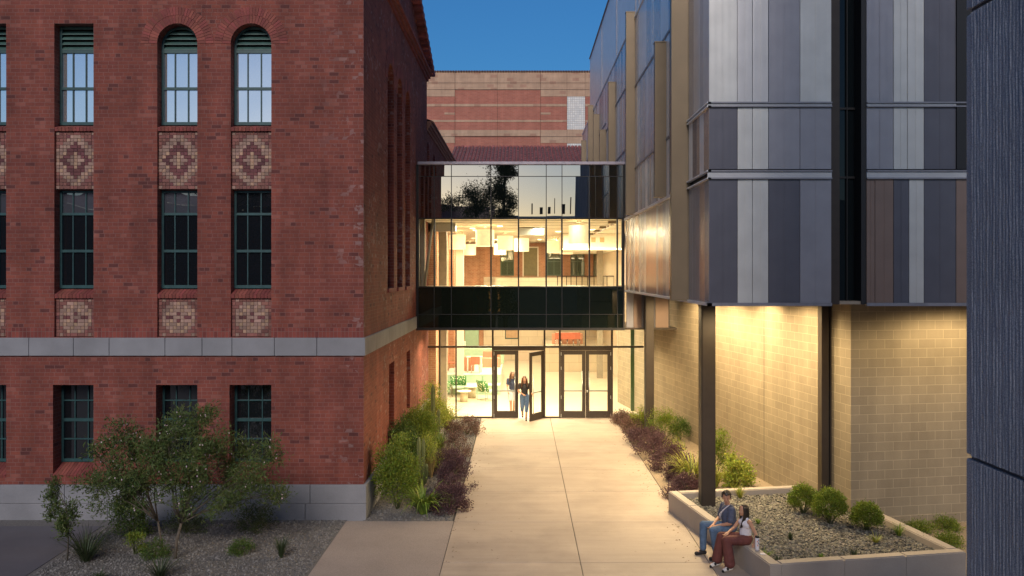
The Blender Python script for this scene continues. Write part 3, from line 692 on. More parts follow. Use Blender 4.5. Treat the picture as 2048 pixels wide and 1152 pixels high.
for z0, z1 in ((259, 193), (340, 287)):
    o = MB().box((fx(1134), FY-.01, fz(z0)), (fx(1170), FY+.018, fz(z1))).build('glass_block_window', M_gblock, far)

# ================================================================== GLASS BRIDGE
GY = 27.7; br = thing('glass_bridge', 'glazed two storey bridge with black spandrels linking the brick hall to the metal building', 'building', (0, GY, 3.6))
bzx = lambda px: (px-CX)/F*GY
zt, z_r1, z_u, z_l, z_r2, z_b = 9.17, 8.78, 7.37, 5.04, 4.12, 3.67
X0, X1 = BX+.01, 3.53
mx = [X0]+[bzx(p) for p in (868.4, 902.8, 981.9, 1037, 1092.5, 1124, 1179, 1235)]+[X1]
for i in range(len(mx)-1):
    for (z0, z1, mt, nm) in ((z_r1, zt, M_span, 'spandrel_pane'), (z_u, z_r1, M_span, 'spandrel_pane'), (z_l, z_u, M_clear, 'clear_pane'), (z_r2, z_l, M_spanlow, 'spandrel_pane'), (z_b, z_r2, M_spanlow, 'spandrel_pane')):
        p = MB(); a, b = mx[i]+.004, mx[i+1]-.004; tx, tz = random.uniform(-.006, .006), random.uniform(-.0016, .0016)
        nx, nz = 6, 6; bow = random.uniform(-.0008, .0006)
        vs = []; fs = []
        for j in range(nz+1):
            for k in range(nx+1):
                u, v = k/nx, j/nz; vs.append((a+(b-a)*u, GY+tx*(u-.5)+tz*(v-.5)+bow*16*u*(1-u)*v*(1-v)*.25, z0+(z1-z0)*v))
        for j in range(nz):
            for k in range(nx): q = j*(nx+1)+k; fs.append((q, q+1, q+nx+2, q+nx+1))
        p.mesh(vs, fs, 0, True); p.build(nm, mt, br)
for i, x in enumerate(mx):
    wd = .05 if 0 < i < len(mx)-1 else .09
    x_ = min(max(x, X0+wd/2), X1-wd/2)
    m = MB(); m.box((x_-.012, GY-.02, z_b), (x_+.012, GY-.004, zt)); m.box((x_-wd/2, GY+.02, z_b), (x_+wd/2, GY+.16, zt)); m.build('mullion', M_black, br)
for z in (z_r1, z_u, z_l, z_r2):
    m = MB(); m.box((X0, GY-.017, z-.011), (X1, GY-.006, z+.011)); m.box((X0, GY+.022, z-.03), (X1, GY+.12, z+.03)); m.build('transom', M_black, br)
bx('coping', (BX+.06, GY-.10, 9.17), (X1+.04, 31.0, 9.27), M_coping, br, .01)
bx('edge_trim', (X0-.005, GY-.06, z_b), (X0+.07, GY-.024, zt), M_black, br); bx('edge_trim', (X1-.05, GY-.06, z_b), (X1, GY-.024, zt), M_black, br)
m = MB(); m.box((X0, GY+.1, 3.60), (X1, 31.3, 3.665)); bx('soffit_edge', (X0, GY-.05, 3.585), (X1, GY+.095, 3.668), M_black, br); m.build('soffit', mat('pale_soffit', (.5, .44, .34), .6), br)
bx('backing', (X0, GY+.18, z_b), (X1, GY+.24, z_l-.06), M_black, br); bx('backing', (X0, GY+.18, z_u+.1), (X1, GY+.24, zt), M_black, br)
bx('floor_slab', (X0, GY+.25, 4.72), (X1, 31.5, 5.03), M_floor, br)
bx('roof', (X0-4, GY+.25, 9.02), (9, 51.5, 9.16), M_coping, br)

# atrium: ceiling with slots, bulkheads, columns
at_ = thing('atrium_ceiling', 'pale slotted ceiling with recessed lights above the lit atrium', 'ceiling', (0, 39, 7.45))
m = MB(); y = GY+.26
while y < 51.8: m.box((BX, y, 7.45), (9, min(y+1.0, 51.85), 7.5)); m.box((BX, min(y+1.0, 51.8)-.02, 7.435), (9, min(y+1.0, 51.8)+.04, 7.448), 1); y += 1.06
m.box((BX, GY+.26, 7.56), (9, 51.85, 7.6), 1); m.build('boards', [M_plaster, mat('slot_dark', (.2, .17, .12), .8)], at_)
random.seed(5)
for (px, py) in ((897, 449), (951, 460), (945, 456.5), (1000, 452), (1043, 456.5), (1116, 463), (1185, 459), (1079, 479), (947, 476), (992, 479)):
    zc = 7.449; Y = (zc-H)*F/(CY-py); p = at(px, py, Y)
    o = MB().lathe((p.x, Y, 7.435), [(.0001, 0), (.11, 0), (.12, .012)], 14).build('recessed_light', M_bulb, at_)
for (x, y) in ((bzx(884)*1.15, 31.5), (.45, 34.5)):
    MB().box((x-.55, y, 7.12), (x+.55, y+.5, 7.43)).build('ceiling_unit', MAT['cornice_clay'] if 0 else M_steel, at_)
bulk = bx('bulkhead', (2.1, 40, 6.72), (5.1, 51.8, 7.44), M_plaster); tag(bulk, 'white lowered bulkhead with square vents at the right of the atrium', 'bulkhead')
for k in range(3): MB().box((3.05+.42*k, 39.97, 7.02), (3.27+.42*k, 39.995, 7.26)).build('vent', mat('vent_tan', (.5, .38, .2), .6) if k == 0 else MAT['vent_tan'], bulk)
MB().box((2.1, 39.95, 6.66), (5.1, 40.05, 6.715)).build('light_strip', M_bulb, bulk)
c1 = bx('atrium_column', (-2.97, 38.0, 0), (-2.62, 38.35, 7.44), M_plaster); tag(c1, 'pale square column left of the pendants in the atrium', 'column')
c2 = bx('atrium_column', (4.05, 43, 0), (4.35, 43.3, 6.7), mat('grey_column', (.3, .26, .2), .6)); tag(c2, 'grey square column in front of the far right atrium window', 'column')
c3 = bx('atrium_column', (-3.20, 32.2, 0), (-2.88, 32.5, 7.44), MAT['grey_column']); tag(c3, 'grey column just inside the left end of the glass front', 'column')
bx_r = MB(); bx_r.box((4.6, 28.0, 3.67), (4.75, 28.1, 9.1)); 
rw = MB(); rw.box((5.15, 35.2, 0), (5.3, 51.9, 7.44)); rw.box((4.75, 28.2, 5.04), (4.85, 35.2, 7.44)); o = rw.build('atrium_side_wall', M_plaster); tag(o, 'plain cream wall closing the right side of the atrium', 'wall')
fl = MB(); fl.box((BX, 31.2, -.15), (9, 52, 0)); tag(fl.build('floor', M_floor), kind='structure')
gal = MB(); gal.box((1.4, 46, 0), (5.1, 51.9, 1.35)); o = gal.build('raised_gallery', M_instone); tag(o, 'raised stone faced gallery carrying the red tables at the back right', 'gallery')
# upper parapet ledge + railing
o = bx('stone_ledge', (-1.5, 50.4, 4.35), (5.1, 50.9, 5.22), M_instone); tag(o, 'long cream stone ledge under the upper atrium windows', 'ledge')
rl = thing('railing', 'thin dark railing along the upper right side of the atrium', 'railing', (3, 45, 4.4))
m = MB()
for px in (1115, 1133, 1142, 1153, 1164, 1175, 1188, 1201, 1214, 1228): x = (px-CX)/F*45; MB().box((x-.022, 44.98, 4.35), (x+.022, 45.02, 5.33)).build('baluster', M_bronze, rl)
MB().box((2.0, 44.95, 5.33), (5.2, 45.05, 5.38)).build('rail', M_bronze, rl)
gs = bx('gallery_floor', (2.0, 44.9, 4.2), (5.1, 50.4, 4.35), M_plaster); tag(gs, 'white edged upper gallery floor behind the dark railing', 'floor')
# brace in the bridge
tr = MB(); tr.tube([at(849, 575, 28.4), at(866, 438, 28.4)], .05, 8); tr.box((at(845, 0, 28.6).x-.09, 28.5, 5.03), (at(845, 0, 28.6).x+.09, 28.7, 7.44)); o = tr.build('bridge_brace', MAT['grey_column']); tag(o, 'grey post and slanted brace inside the left end of the bridge', 'brace')

# pendants
def drum(x, y, label=None):
    t = thing('pendant_lamp', label, 'lamp', (x, y, 6.6), group='drum pendants hanging in the atrium')
    m = MB(); r = .375
    prof = [(r, 0), (r, .66)]
    m.lathe((0, 0, 0), prof, 28, cap=False); m.lathe((0, 0, 0), [(r-.012, .01), (r-.012, .65)], 28, cap=False); m.build('shade', M_lamp, t, local=True)
    MB().lathe((0, 0, 0), [(.0001, .05), (r-.015, .05), (r-.015, .06)], 28).build('diffuser', M_bulb, t, local=True)
    m = MB(); m.tube([(0, 0, .66), (0, 0, .84)], .012); m.lathe((0, 0, .78), [(.1, 0), (.1, .06)], 14); m.box((-.3, -.01, .64), (.3, .01, .665)); m.build('stem', M_steel, t, local=True)
    return t
PEND = [(1158, 30.2, 'nearest and largest white drum pendant, at the right of the bridge'), (970, 33.2, 'tall white drum pendant hanging left of the bridge middle'), (914.5, 37.3, 'brightly glowing drum pendant nearest the left brick piers'),
        (1010.6, 38.4, 'white drum pendant just right of the third mullion with a bright rim'), (1043, 41, 'drum pendant hanging directly behind the middle mullion'), (1108, 43.9, 'drum pendant filling the narrow bay right of centre'),
        (939.5, 49.2, 'small far drum pendant low between the two left ones'), (1000, 48.2, 'small far drum pendant half hidden below a larger one'), (1133, 46.5, 'far drum pendant glowing beside the largest one')]
d0 = drum((PEND[0][0]-CX)/F*PEND[0][1], PEND[0][1], PEND[0][2])
for px, y, l in PEND[1:]: copy_thing(d0, ((px-CX)/F*y, y, 6.6), label=l)

# ================================================================== GLASS STOREFRONT AND DOORS
SY = 31.2; sx = lambda px: (px-CX)/F*SY; sz = lambda py: H-(py-CY)/F*SY
st = thing('storefront', 'glass entrance front under the bridge with two pairs of bronze doors', 'entrance', (0, SY, 0))
fr = MB(); d = (SY-.05, SY+.07)
def vbar(px, wd, z0=0, z1=3.66): fr.box((sx(px)-wd/2, d[0], z0), (sx(px)+wd/2, d[1], z1))
zt1 = sz(691.8); zt0 = zt1-.05
vbar(847, .10); vbar(879.7, .05); vbar(912.2, .05); vbar(985.6, .07); vbar(1089, .07); vbar(1119.7, .07); vbar(1223.8, .07); vbar(1291, .07)
vbar(1037, .04, zt1); vbar(1171, .04, zt1)
edges = [850-2, 879.7, 912.2, 985.6, 1089, 1119.7, 1223.8, 1289]
for i in range(len(edges)-1): fr.box((sx(edges[i])+.035, d[0]+.004, zt0-.02), (sx(edges[i+1])-.035, d[1]-.004, zt1))
for a, b in ((848, 985.6), (1089, 1119.7), (1223.8, 1289)): fr.box((sx(a)+.035, d[0]+.01, 0), (sx(b)-.035, d[1]-.01, .06))
for a, b in ((985.6, 1089), (1119.7, 1223.8)): fr.box((sx(a)+.036, d[0]+.006, zt0-.12), (sx(b)-.036, d[1]-.006, zt0-.022))
fr.build('frame', M_bronze, st)
for i in range(len(edges)-1):
    a, b = sx(edges[i]), sx(edges[i+1])
    p = MB(); p.face([(a, SY+.004, zt1), (b, SY+.004, zt1), (b, SY+.004, 3.66), (a, SY+.004, 3.66)]); p.build('transom_pane', M_clear, st)
    if i not in (3, 5): p = MB(); p.face([(a, SY+.004, .03), (b, SY+.004, .03), (b, SY+.004, zt0), (a, SY+.004, zt0)]); p.build('side_pane', M_clear, st)
def door(hx, wd, sgn, ang, knob):
    """leaf built in local coords from its hinge; sgn=+1 leaf extends to +x"""
    m = MB(); h = zt0-.13; st_ = .13; t = .025
    q = lambda a, b, z0, z1, mm: mm.box((min(sgn*a, sgn*b), -t, z0), (max(sgn*a, sgn*b), t, z1))
    q(0, st_, .01, h, m); q(wd-st_, wd, .01, h, m); q(st_, wd-st_, .01, .27, m); q(st_, wd-st_, h-.15, h, m)
    o = m.build('door', M_bronze, None, local=True); o.parent = st
    o.location = (hx-st.location.x, 0.0, 0); o.rotation_euler = (0, 0, ang)
    mm = MB(); mm.face([(sgn*st_, 0, .27), (sgn*(wd-st_), 0, .27), (sgn*(wd-st_), 0, h-.15), (sgn*st_, 0, h-.15)][::sgn]); mm.build('pane', M_clear, o, local=True)
    mm = MB(); mm.box((min(sgn*.1, sgn*(wd-.1)), .03, 1.0), (max(sgn*.1, sgn*(wd-.1)), .075, 1.055)); mm.build('push_bar', M_steel, o, local=True)
    mm = MB(); x = sgn*(wd-.13); mm.tube([(x, -.075, .26), (x, -.075, 1.8)], .016); 
    for z in (.42, 1.5): mm.tube([(x, -.075, z), (x, -.02, z)], .012)
    mm.build('pull_handle', M_steel, o, local=True)
    for z in (.1, .8, 1.9, h-.12): MB().box((sgn*.0-.018, -.04, z-.06), (sgn*.0+.018, -.022, z+.06)).build('hinge', M_steel, o, local=True)
    if knob: MB().ell((sgn*(wd-.06), -.04, 1.02), (.03, .02, .05)).build('lock', M_steel, o, local=True)
    return o
lw = .985
door(sx(985.6)+.04, sx(1037)-sx(985.6)-.045, 1, 0, False); door(sx(1089)-.04, .95, -1, R(56), False)
door(sx(1119.7)+.04, sx(1171)-sx(1119.7)-.045, 1, 0, False); door(sx(1223.8)-.04, sx(1223.8)-sx(1171)-.045, -1, 0, True)

# ================================================================== METAL CLAD BUILDING
MX, MY, MZ = 3.55, 15.4, 4.92
mt = thing('metal_building', 'modern block clad in grey and silver vertical metal panels over a block walled base', 'building', (MX, MY, 0))
SIDE = [cladmat('side_light', (.72, .71, .72), 0.25, 0.4), cladmat('side_silver', (.58, .58, .60), 0.25, 0.45), cladmat('side_mid', (.40, .41, .47), 0.22, 0.5), cladmat('side_dark', (.22, .21, .27), 0.2, 0.5), cladmat('side_brown', (.36, .26, .21), .2, .6), cladmat('side_rose', (.66, .54, .48), .2, .6), cladmat('side_white', (.82, .81, .80), 0.28, 0.25)]  # paler copies of the panel tones: light on this face put into colour
PAL = [M_c_light, M_c_mid2, M_c_mid, M_c_dark, M_c_brown, M_c_rose, M_c_white]
def stripes_front(name, z0, z1, lst):
    m = MB()
    for a, b, k in lst:
        xa, xb = (a-CX)/F*MY, (b-CX)/F*MY
        m.bbox((xa+.004, MY, z0), (xb-.004, MY+.05, z1), k, .004)
        mid = (xa+xb)/2
        m.box((mid-.004, MY-.006, z0+.01), (mid+.004, MY+.001, z1-.01), k)
    return m.build(name, PAL, mt)
L_, S_, G_, D_, B_, P_, W_ = range(7)
stripes_front('cladding_row', 8.71, 13.4, [(1418, 1475, L_), (1475, 1505, S_), (1505, 1537, S_), (1537, 1600, G_), (1600, 1663, L_)])
stripes_front('cladding_row', 7.46, 8.62, [(1418, 1475, D_), (1475, 1505, L_), (1505, 1537, L_), (1537, 1600, G_), (1600, 1663, G_)])
stripes_front('cladding_row', MZ+.03, 7.27, [(1418, 1475, D_), (1475, 1505, L_), (1505, 1537, L_), (1537, 1600, D_), (1600, 1663, G_)])
stripes_front('cladding_row', 8.71, 13.4, [(1733, 1787, G_), (1787, 1815, L_), (1815, 1848, L_), (1848, 1912, D_)])
stripes_front('cladding_row', 7.46, 8.62, [(1733, 1787, G_), (1787, 1815, L_), (1815, 1848, L_), (1848, 1912, D_)])
stripes_front('cladding_row', MZ+.03, 7.27, [(1733, 1750, B_), (1750, 1787, B_), (1787, 1818, D_), (1818, 1848, L_), (1848, 1912, D_), (1912, 1990, B_)])
fX = lambda p: (p-CX)/F*MY
M_trimg = mat('trim_grey', (.24, .24, .27), .45, .4)
for xa, xb in ((MX-.03, fX(1663)), (fX(1733), fX(2100))):
    m = MB()
    for za, zb in ((8.62, 8.69), (7.27, 7.41)):
        m = MB(); m.box((xa, MY-.045, za), (xb, MY+.03, za+.028)); m.box((xa, MY-.045, zb), (xb, MY+.03, zb+.028)); m.box((xa, MY-.015, za+.028), (xb, MY+.02, zb), 1); m.build('ledge_trim', [M_trimg, M_c_mid2], mt)
    bx('ledge_trim', (xa, MY-.03, MZ-.03), (xb, MY+.05, MZ+.03), M_trimg, mt)
m = MB(); m.box((fX(1663), MY+.35, MZ), (fX(1733), MY+.40, 13.4)); m.build('slot_glazing', M_slot, mt)
m = MB()
for z in (8.66, 7.34): m.box((fX(1680), MY+.31, z-.02), (fX(1733), MY+.345, z+.02))
m.box((fX(1733)-.09, MY+.02, MZ), (fX(1733), MY+.35, 13.4)); m.box((fX(1706), MY+.3, MZ), (fX(1708), MY+.345, 13.4))
m.build('slot_frame', M_black, mt); bx('slot_post', (fX(1663)+.003, MY+.02, MZ), (fX(1680), MY+.34, 13.4), M_bronze, mt)
bx('dark_reveal', (fX(1912), MY-.03, 7.46), (fX(1990), MY+.06, 13.4), M_black, mt)
bx('front_backing', (MX+.06, MY+.06, MZ+.02), (fX(1663), MY+.3, 13.4), M_black, mt); bx('front_backing', (fX(1733), MY+.06, MZ+.02), (13, MY+.3, 13.4), M_black, mt)
# side face in plane x = MX: rows between joints, vertical stripes
rr = random.Random(11)
def stripes_side(y0, y1, z0, z1, seq, wmin=.16, wmax=.55, name='side_cladding'):
    m = MB(); y = y0
    while y < y1-.02:
        w_ = rr.uniform(wmin, wmax); y2 = min(y+w_, y1)
        if y1-y2 < .1: y2 = y1
        k = rr.choice(seq); m.bbox((MX, y+.003, z0), (MX+.05, y2-.003, z1), k, .003); y = y2
    return m.build(name, SIDE, mt)
stripes_side(MY, 17.25, MZ+.03, 7.27, [D_, L_, S_, P_, G_], .25, .5); stripes_side(MY, 17.25, 7.46, 8.62, [P_, W_, S_, D_], .25, .5); stripes_side(MY, 17.25, 8.71, 13.4, [L_, S_, G_, W_], .3, .6)
stripes_side(17.3, 27.62, MZ+.03, 7.27, [P_, L_, S_, W_, G_, P_], .2, .5)
for (y0, y1) in ((17.3, 19.9), (19.9, 25.3), (25.3, 30.5), (30.5, 33.8), (33.8, 39.6), (39.6, 46.6)):
    off = {17.3: 0, 19.9: 0, 25.3: .9, 30.5: .2, 33.8: .9, 39.6: .4}[y0]
    stripes_side(y0, y1, 7.36, 8.72+off, [L_, S_, W_, P_, S_]); stripes_side(y0, y1, 8.78+off, 11.24+off*.5, [S_, W_, L_, G_, P_, S_]); stripes_side(y0, y1, 11.3+off*.5, 13.36, [S_, G_, L_, W_])
    m = MB()
    for z in (8.72+off, 11.24+off*.5): m.box((MX-.02, y0, z), (MX+.03, y1, z+.06))
    m.build('joint_trim', MAT['trim_grey'], mt)
m = MB()
for z in (8.62, 8.69, 7.27, 7.41): m.box((MX-.045, MY-.045, z), (MX+.03, 17.25, z+.028))
for z in (7.29,): m.box((MX-.05, 17.3, z-.01), (MX+.03, 27.62, z+.06))
m.box((MX-.03, MY-.03, MZ-.03), (MX+.05, 27.62, MZ+.028)); m.box((MX-.03, MY, 13.36), (MX+.05, 46.6, 13.44))
m.build('side_trim', M_c_white, mt)
bx('side_backing', (MX+.06, MY+.3, MZ+.02), (MX+.2, 27.66, 13.4), M_black, mt); bx('side_backing', (MX+.06, 27.66, 9.17), (MX+.2, 46.6, 13.4), M_black, mt)
# soffit
soff = MB(); soff.box((MX+.05, MY+.05, MZ-.0), (13, 27.5, MZ+.06)); soff.build('soffit', mat('soffit_panel', (.26, .22, .17), .6, var=.05), mt)
# gold fins
FINS = [(17.3, MZ+.04, 14.5, .36), (19.9, 7.38, 11.1, .28), (25.3, 7.35, 13.55, .28), (30.5, 7.4, 12.6, .26), (33.8, 7.4, 11.4, .26), (36.7, 7.4, 12.6, .26), (39.6, 7.4, 13.6, .26), (43.9, 7.4, 12.6, .26)]
for y, z0, z1, dd in FINS:
    m = MB(); m.bbox((MX-dd, y-.02, z0), (MX+.0, y+.02, z1), 0, .004); m.bbox((MX-dd, y, z0), (MX-dd+.02, y+.16, z1), 0, .004)
    m.box((MX-dd-.01, y-.03, z0-.03), (MX, y+.18, z0)); m.box((MX-dd-.01, y-.03, z1), (MX, y+.18, z1+.03))
    if y == 17.3:
        m.box((MX-.004, y-.05, z0), (MX+.03, y+.02, z1))
    m.build('fin', M_gold, mt)
# upper white volume
m = MB(); m.box((MX+.35, MY+.6, 13.4), (13, 45.7, 17.45)); m.build('upper_storey', M_c_white, mt)
m = MB()
for y in (16.5, 22, 26.8, 27.6, 33, 39): m.box((MX+.33, y, 13.4), (MX+.352, y+.03, 17.45))
m.box((MX+.30, MY+.55, 17.45), (13, 45.75, 17.5)); m.build('upper_trim', MAT['trim_grey'], mt)
# lower rear panels beside the bridge
for (a, b, k) in ((1253, 1267, G_), (1267, 1283, B_), (1283, 1311, D_), (1311, 1337.5, B_)):
    m = MB(); xa, xb = (a-CX)/F*27.75, (b-CX)/F*27.75; m.bbox((xa+.003, 27.75, 3.67), (xb-.003, 27.85, MZ-.02), k, .003); m.build('lower_panel', PAL, mt)
bx('rear_soffit', (MX, 27.7, 3.6), (5.3, 31.3, 3.66), M_bronze, mt); bx('panel_edge', (bzx(1337.5), 27.74, 3.67), (bzx(1337.5)+.03, 28.4, MZ-.02), M_black, mt)

# block walls: local frame, x along the front wall, -y toward camera; corner at origin
A0 = math.atan(282/F)
cm = thing('block_wall', 'tan concrete block base walls lit from the soffit above', 'wall', (7.16, 17.75, 0), A0)
m = MB()
m.face([(0, 0, -.4), (7.5, 0, -.4), (7.5, 0, MZ), (0, 0, MZ)]); m.face([(0, 0, -.4), (0, 4.05, -.4), (0, 4.05, MZ), (0, 0, MZ)]); m.face([(0, 4.062, -.4), (0, 17.6, -.4), (0, 17.6, 5.0), (0, 4.062, 5.0)])
m.face([(0, 17.6, -.4), (1.2, 17.6, -.4), (1.2, 17.6, 5.0), (0, 17.6, 5.0)])
m.build('block_face', M_cmu, cm, local=True)
MB().box((-.002, 4.048, -.2), (.01, 4.064, MZ)).build('control_joint', MAT['joint_dark'], cm, local=True)
MB().box((-.02, -.02, -.2), (7.5, -.003, .19)).build('base_course', M_cmu, cm, local=True)
g1 = MB().box((4.85, 32.6, 0), (5.15, 32.7, 3.6)); g1 = g1.build('green_panel', mat('bottle_green', (.05, .09, .04), .3)); tag(g1, 'dark green glass strip behind the right end of the entrance glazing', 'panel')
g1.location = (-.42, .2, 0)

# columns
def box_col(x, y, w_, d_, z0, z1, label):
    t = thing('steel_column', label, 'column', (x, y, z0), group='steel columns under the overhang')
    MB().bbox((-w_/2, -d_/2, 0), (w_/2, d_/2, z1-z0), 0, .012).build('shaft', M_col, t, local=True)
    m = MB(); m.box((-w_/2-.012, -d_/2+.02, 0), (-w_/2+.001, d_/2-.02, z1-z0)); m.build('shaded_side', M_black, t, local=True)  # black sheet paints the shade on the left face of the shaft
    return t
box_col(4.2, 18.4, .30, .34, .1, 4.91, 'tall brown steel column standing in the gravel planter behind the seated man')
box_col(4.31, 27.35, .27, .34, -.05, 4.91, 'brown steel column by the entrance glazing rising from the plum shrubs')
t = thing('steel_column', 'brown open steel column against the block wall behind the clipped shrubs', 'column', (6.98, 18.60, 0), group='steel columns under the overhang')
m = MB(); m.box((-.18, -.12, 0), (-.02, .12, MZ-.01)); m.box((.02, -.10, 0), (.18, .12, MZ-.01)); m.build('shaft', M_col, t, local=True)
MB().box((-.02, -.06, 0), (.02, .1, MZ-.01)).build('web', M_black, t, local=True)

# ================================================================== FOREGROUND RIBBED PIER
pr = thing('concrete_pier', 'near blue grey ribbed concrete pier along the right edge', 'pier', (3.9, 5, 0))
def pier_block(z0, z1):
    m = MB(); n = 0; pts = []
    y = -3.0; p = .046
    rnd = random.Random(int(z0*10)+3)
    while y < 7.12:
        j = rnd.uniform(-.003, .003)
        pts += [(3.909, y+j), (3.902+rnd.uniform(0, .004), y+.012+j), (3.902+rnd.uniform(0, .004), y+.028+j), (3.909, y+.038+j)]; y += p
    pts = [q for q in pts if q[1] < 7.17]
    nz = 26; vs = []; fs = []
    for k in range(nz+1):
        for (x, yy) in pts: vs.append((x+rnd.uniform(0, .006), yy+rnd.uniform(-.002, .002), z0+(z1-z0)*k/nz))
    N_ = len(pts)
    for k in range(nz):
        for i in range(N_-1): fs.append((k*N_+i, k*N_+i+1, (k+1)*N_+i+1, (k+1)*N_+i))
    m.mesh(vs, fs); m.bbox((3.912, -3, z0), (6, 7.2, z1), 0, .02)
    return m.build('ribbed_panel', M_pier, pr)
pier_block(-.4, 3.885); pier_block(3.92, 7.76); pier_block(7.80, 20)
bx('joint_core', (3.94, -2.9, -.4), (5.9, 7.15, 19.9), M_pathdark, pr)

# ================================================================== PLANTER
PA, PB = Vector((3.44, 19.0)), Vector((4.33, 14.2)); u_ = Vector((.9855, .1695)); PC = PB+u_*3.80
pl = thing('planter', 'low concrete planter wall used as a bench by the seated pair', 'planter', (PB.x, PB.y, 0))
dn = (PA-PB).normalized()
def wall_seg(p, q, side, th=.21, z1=.46, z0=-.1, caps=4, nm='planter_wall'):
    d = (q-p).normalized(); n = Vector((-d.y, d.x))*side; L = (q-p).length; m = MB(); k = max(1, round(L/1.25))
    for i in range(k):
        a = p+d*(L*i/k+(.003 if i else 0)); b = p+d*(L*(i+1)/k-(.003 if i < k-1 else 0))
        poly = [a, b, b+n*th, a+n*th]; m2 = bmesh.new()
        vs = [m2.verts.new((v.x, v.y, z)) for z in (z0, z1) for v in poly]
        for f in ((3, 2, 1, 0), (4, 5, 6, 7), (0, 1, 5, 4), (1, 2, 6, 5), (2, 3, 7, 6), (3, 0, 4, 7)): m2.faces.new([vs[j] for j in f])
        bmesh.ops.recalc_face_normals(m2, faces=m2.faces); bmesh.ops.bevel(m2, geom=[e for e in m2.edges if all(v.co.z > z1-.01 for v in e.verts)], offset=.018, segments=3, affect='EDGES')
        m2.verts.index_update(); m.mesh([v.co[:] for v in m2.verts], [[v.index for v in f.verts] for f in m2.faces]); m2.free()
    return m.build(nm, M_planter, pl)
wall_seg(PB, PA, -1); wall_seg(PB+dn*.212+u_*.0, PB+dn*.212+u_*.001, 1) if False else None
wall_seg(PB+u_*.213, PC, 1)
wall_seg(PA-dn*.21+u_*.213, PA-dn*.21+u_*3.22, 1)
wall_seg(PC+dn*.213, PC+dn*3.05, 1)
m = MB(); ins = [PB+u_*.1+dn*.1, PC-u_*.1+dn*.1, PC-u_*.1+dn*4.2, PA+u_*3.3-dn*.1, PA+u_*.1-dn*.1]
m.prism([tuple(v) for v in ins], -.2, .31); m.build('soil', M_gravel, pl)

def inpoly(x, y, P):
    c = False; j = len(P)-1
    for i in range(len(P)):
        if (P[i][1] > y) != (P[j][1] > y) and x < (P[j][0]-P[i][0])*(y-P[i][1])/(P[j][1]-P[i][1])+P[i][0]: c = not c
        j = i
    return c
def stones(name, poly, n, z, smin, smax, m_, label, seed):
    rr = random.Random(seed); mb = MB(); xs = [p[0] for p in poly]; ys_ = [p[1] for p in poly]; k = 0
    while k < n:
        x, y = rr.uniform(min(xs), max(xs)), rr.uniform(min(ys_), max(ys_))
        if not inpoly(x, y, poly): continue
        k += 1; s = rr.uniform(smin, smax)
        rot = Euler((rr.uniform(-.8, .8), rr.uniform(-.8, .8), rr.uniform(0, 6.3))).to_matrix(); sc = Vector((s, s*rr.uniform(.6, 1), s*rr.uniform(.35, .7)))
        vs = []
        for v in ((1, 0, 0), (.3, .95, .1), (-.8, .6, -.1), (-.8, -.6, .1), (.3, -.95, 0), (.35, .2, 1), (-.4, -.1, .9), (0, 0, -.9)):
            q = Vector((v[0]*sc.x*rr.uniform(.8, 1.15), v[1]*sc.y*rr.uniform(.8, 1.15), v[2]*sc.z)); vs.append(rot @ q+Vector((x, y, z+s*.2)))
        mb.mesh(vs, [(0, 1, 5), (1, 2, 6, 5), (2, 3, 6), (3, 4, 5, 6), (4, 0, 5), (0, 7, 1), (1, 7, 2), (2, 7, 3), (3, 7, 4), (4, 7, 0)])
    o = mb.build(name, m_); tag(o, label, 'gravel', kind='stuff'); return o
stones('gravel', [tuple(v) for v in ins], 9500, .315, .022, .05, M_pebble, 'coarse crushed stone filling the planter', 3)
stones('gravel', [(-8.9, 14.9), (-3.9, 14.9), (-3.9, 18.3), (-9.0, 18.3)], 9000, -.008, .012, .03, M_pebbleg, 'fine grey gravel around the shrubs before the brick hall', 4)
stones('gravel', [(-3.48, 18.25), (-1.55, 18.25), (-1.55, 31), (-3.48, 31)], 5000, -.008, .014, .032, M_pebbleg, 'grey gravel strip between the brick hall and the walk', 8)

def litter():
    rr = random.Random(12); mb = MB()
    for k in range(260):
        side = rr.random() < .5; x = (-1.47+abs(rr.gauss(0, .28))) if side else (3.55-abs(rr.gauss(0, .3))); y = rr.uniform(15.5, 30.8); s_ = rr.uniform(.012, .03); a = rr.uniform(0, 6.28)
        c, d = math.cos(a)*s_, math.sin(a)*s_; mb.face([(x-c, y-d, .004), (x+d*.4, y-c*.4, .010), (x+c, y+d, .006), (x-d*.4, y+c*.4, .012)])
    tag(mb.build('fallen_leaves', mat('dry_leaf', (.16, .10, .05), .8, island=.4)), 'scattered dry leaf litter along both edges of the walk', 'leaf litter', kind='stuff')
litter()

# ================================================================== ATRIUM FURNITURE
tier = thing('seating_steps', 'mint green tiered bench steps with white ledges', 'bench', (-2, 37.3, 0))
m = MB()
for (x0, x1) in ((-3.45, -2.62), (-2.6, -1.77), (-1.75, -.92)):
    m.bbox((x0, 37.3, 0), (x1, 37.5, .385), 0, .01); m.bbox((x0, 38.1, .43), (x1, 38.3, .78), 0, .01)
m.build('riser', M_green, tier)
m = MB(); m.bbox((-3.47, 37.28, .39), (-.90, 38.12, .43), 0, .01); m.bbox((-3.47, 38.08, .785), (-.90, 44.5, .83), 0, .01); m.build('ledge', M_white, tier)
bx('core', (-3.45, 37.5, 0), (-.92, 44.4, .38), M_white, tier); bx('core_upper', (-3.45, 38.3, .43), (-.92, 44.4, .78), M_white, tier)
def block(nm, a, b, y, z0, z1, d, m_, label, cat='booth'):
    o = MB().bbox(((a-CX)/F*y, y, z0), ((b-CX)/F*y, y+d, z1), 0, .03).build(nm, m_); tag(o, label, cat); return o
block('booth', 917, 948, 39.3, .83, 1.5, .5, M_orange, 'square terracotta booth block standing left on the platform')
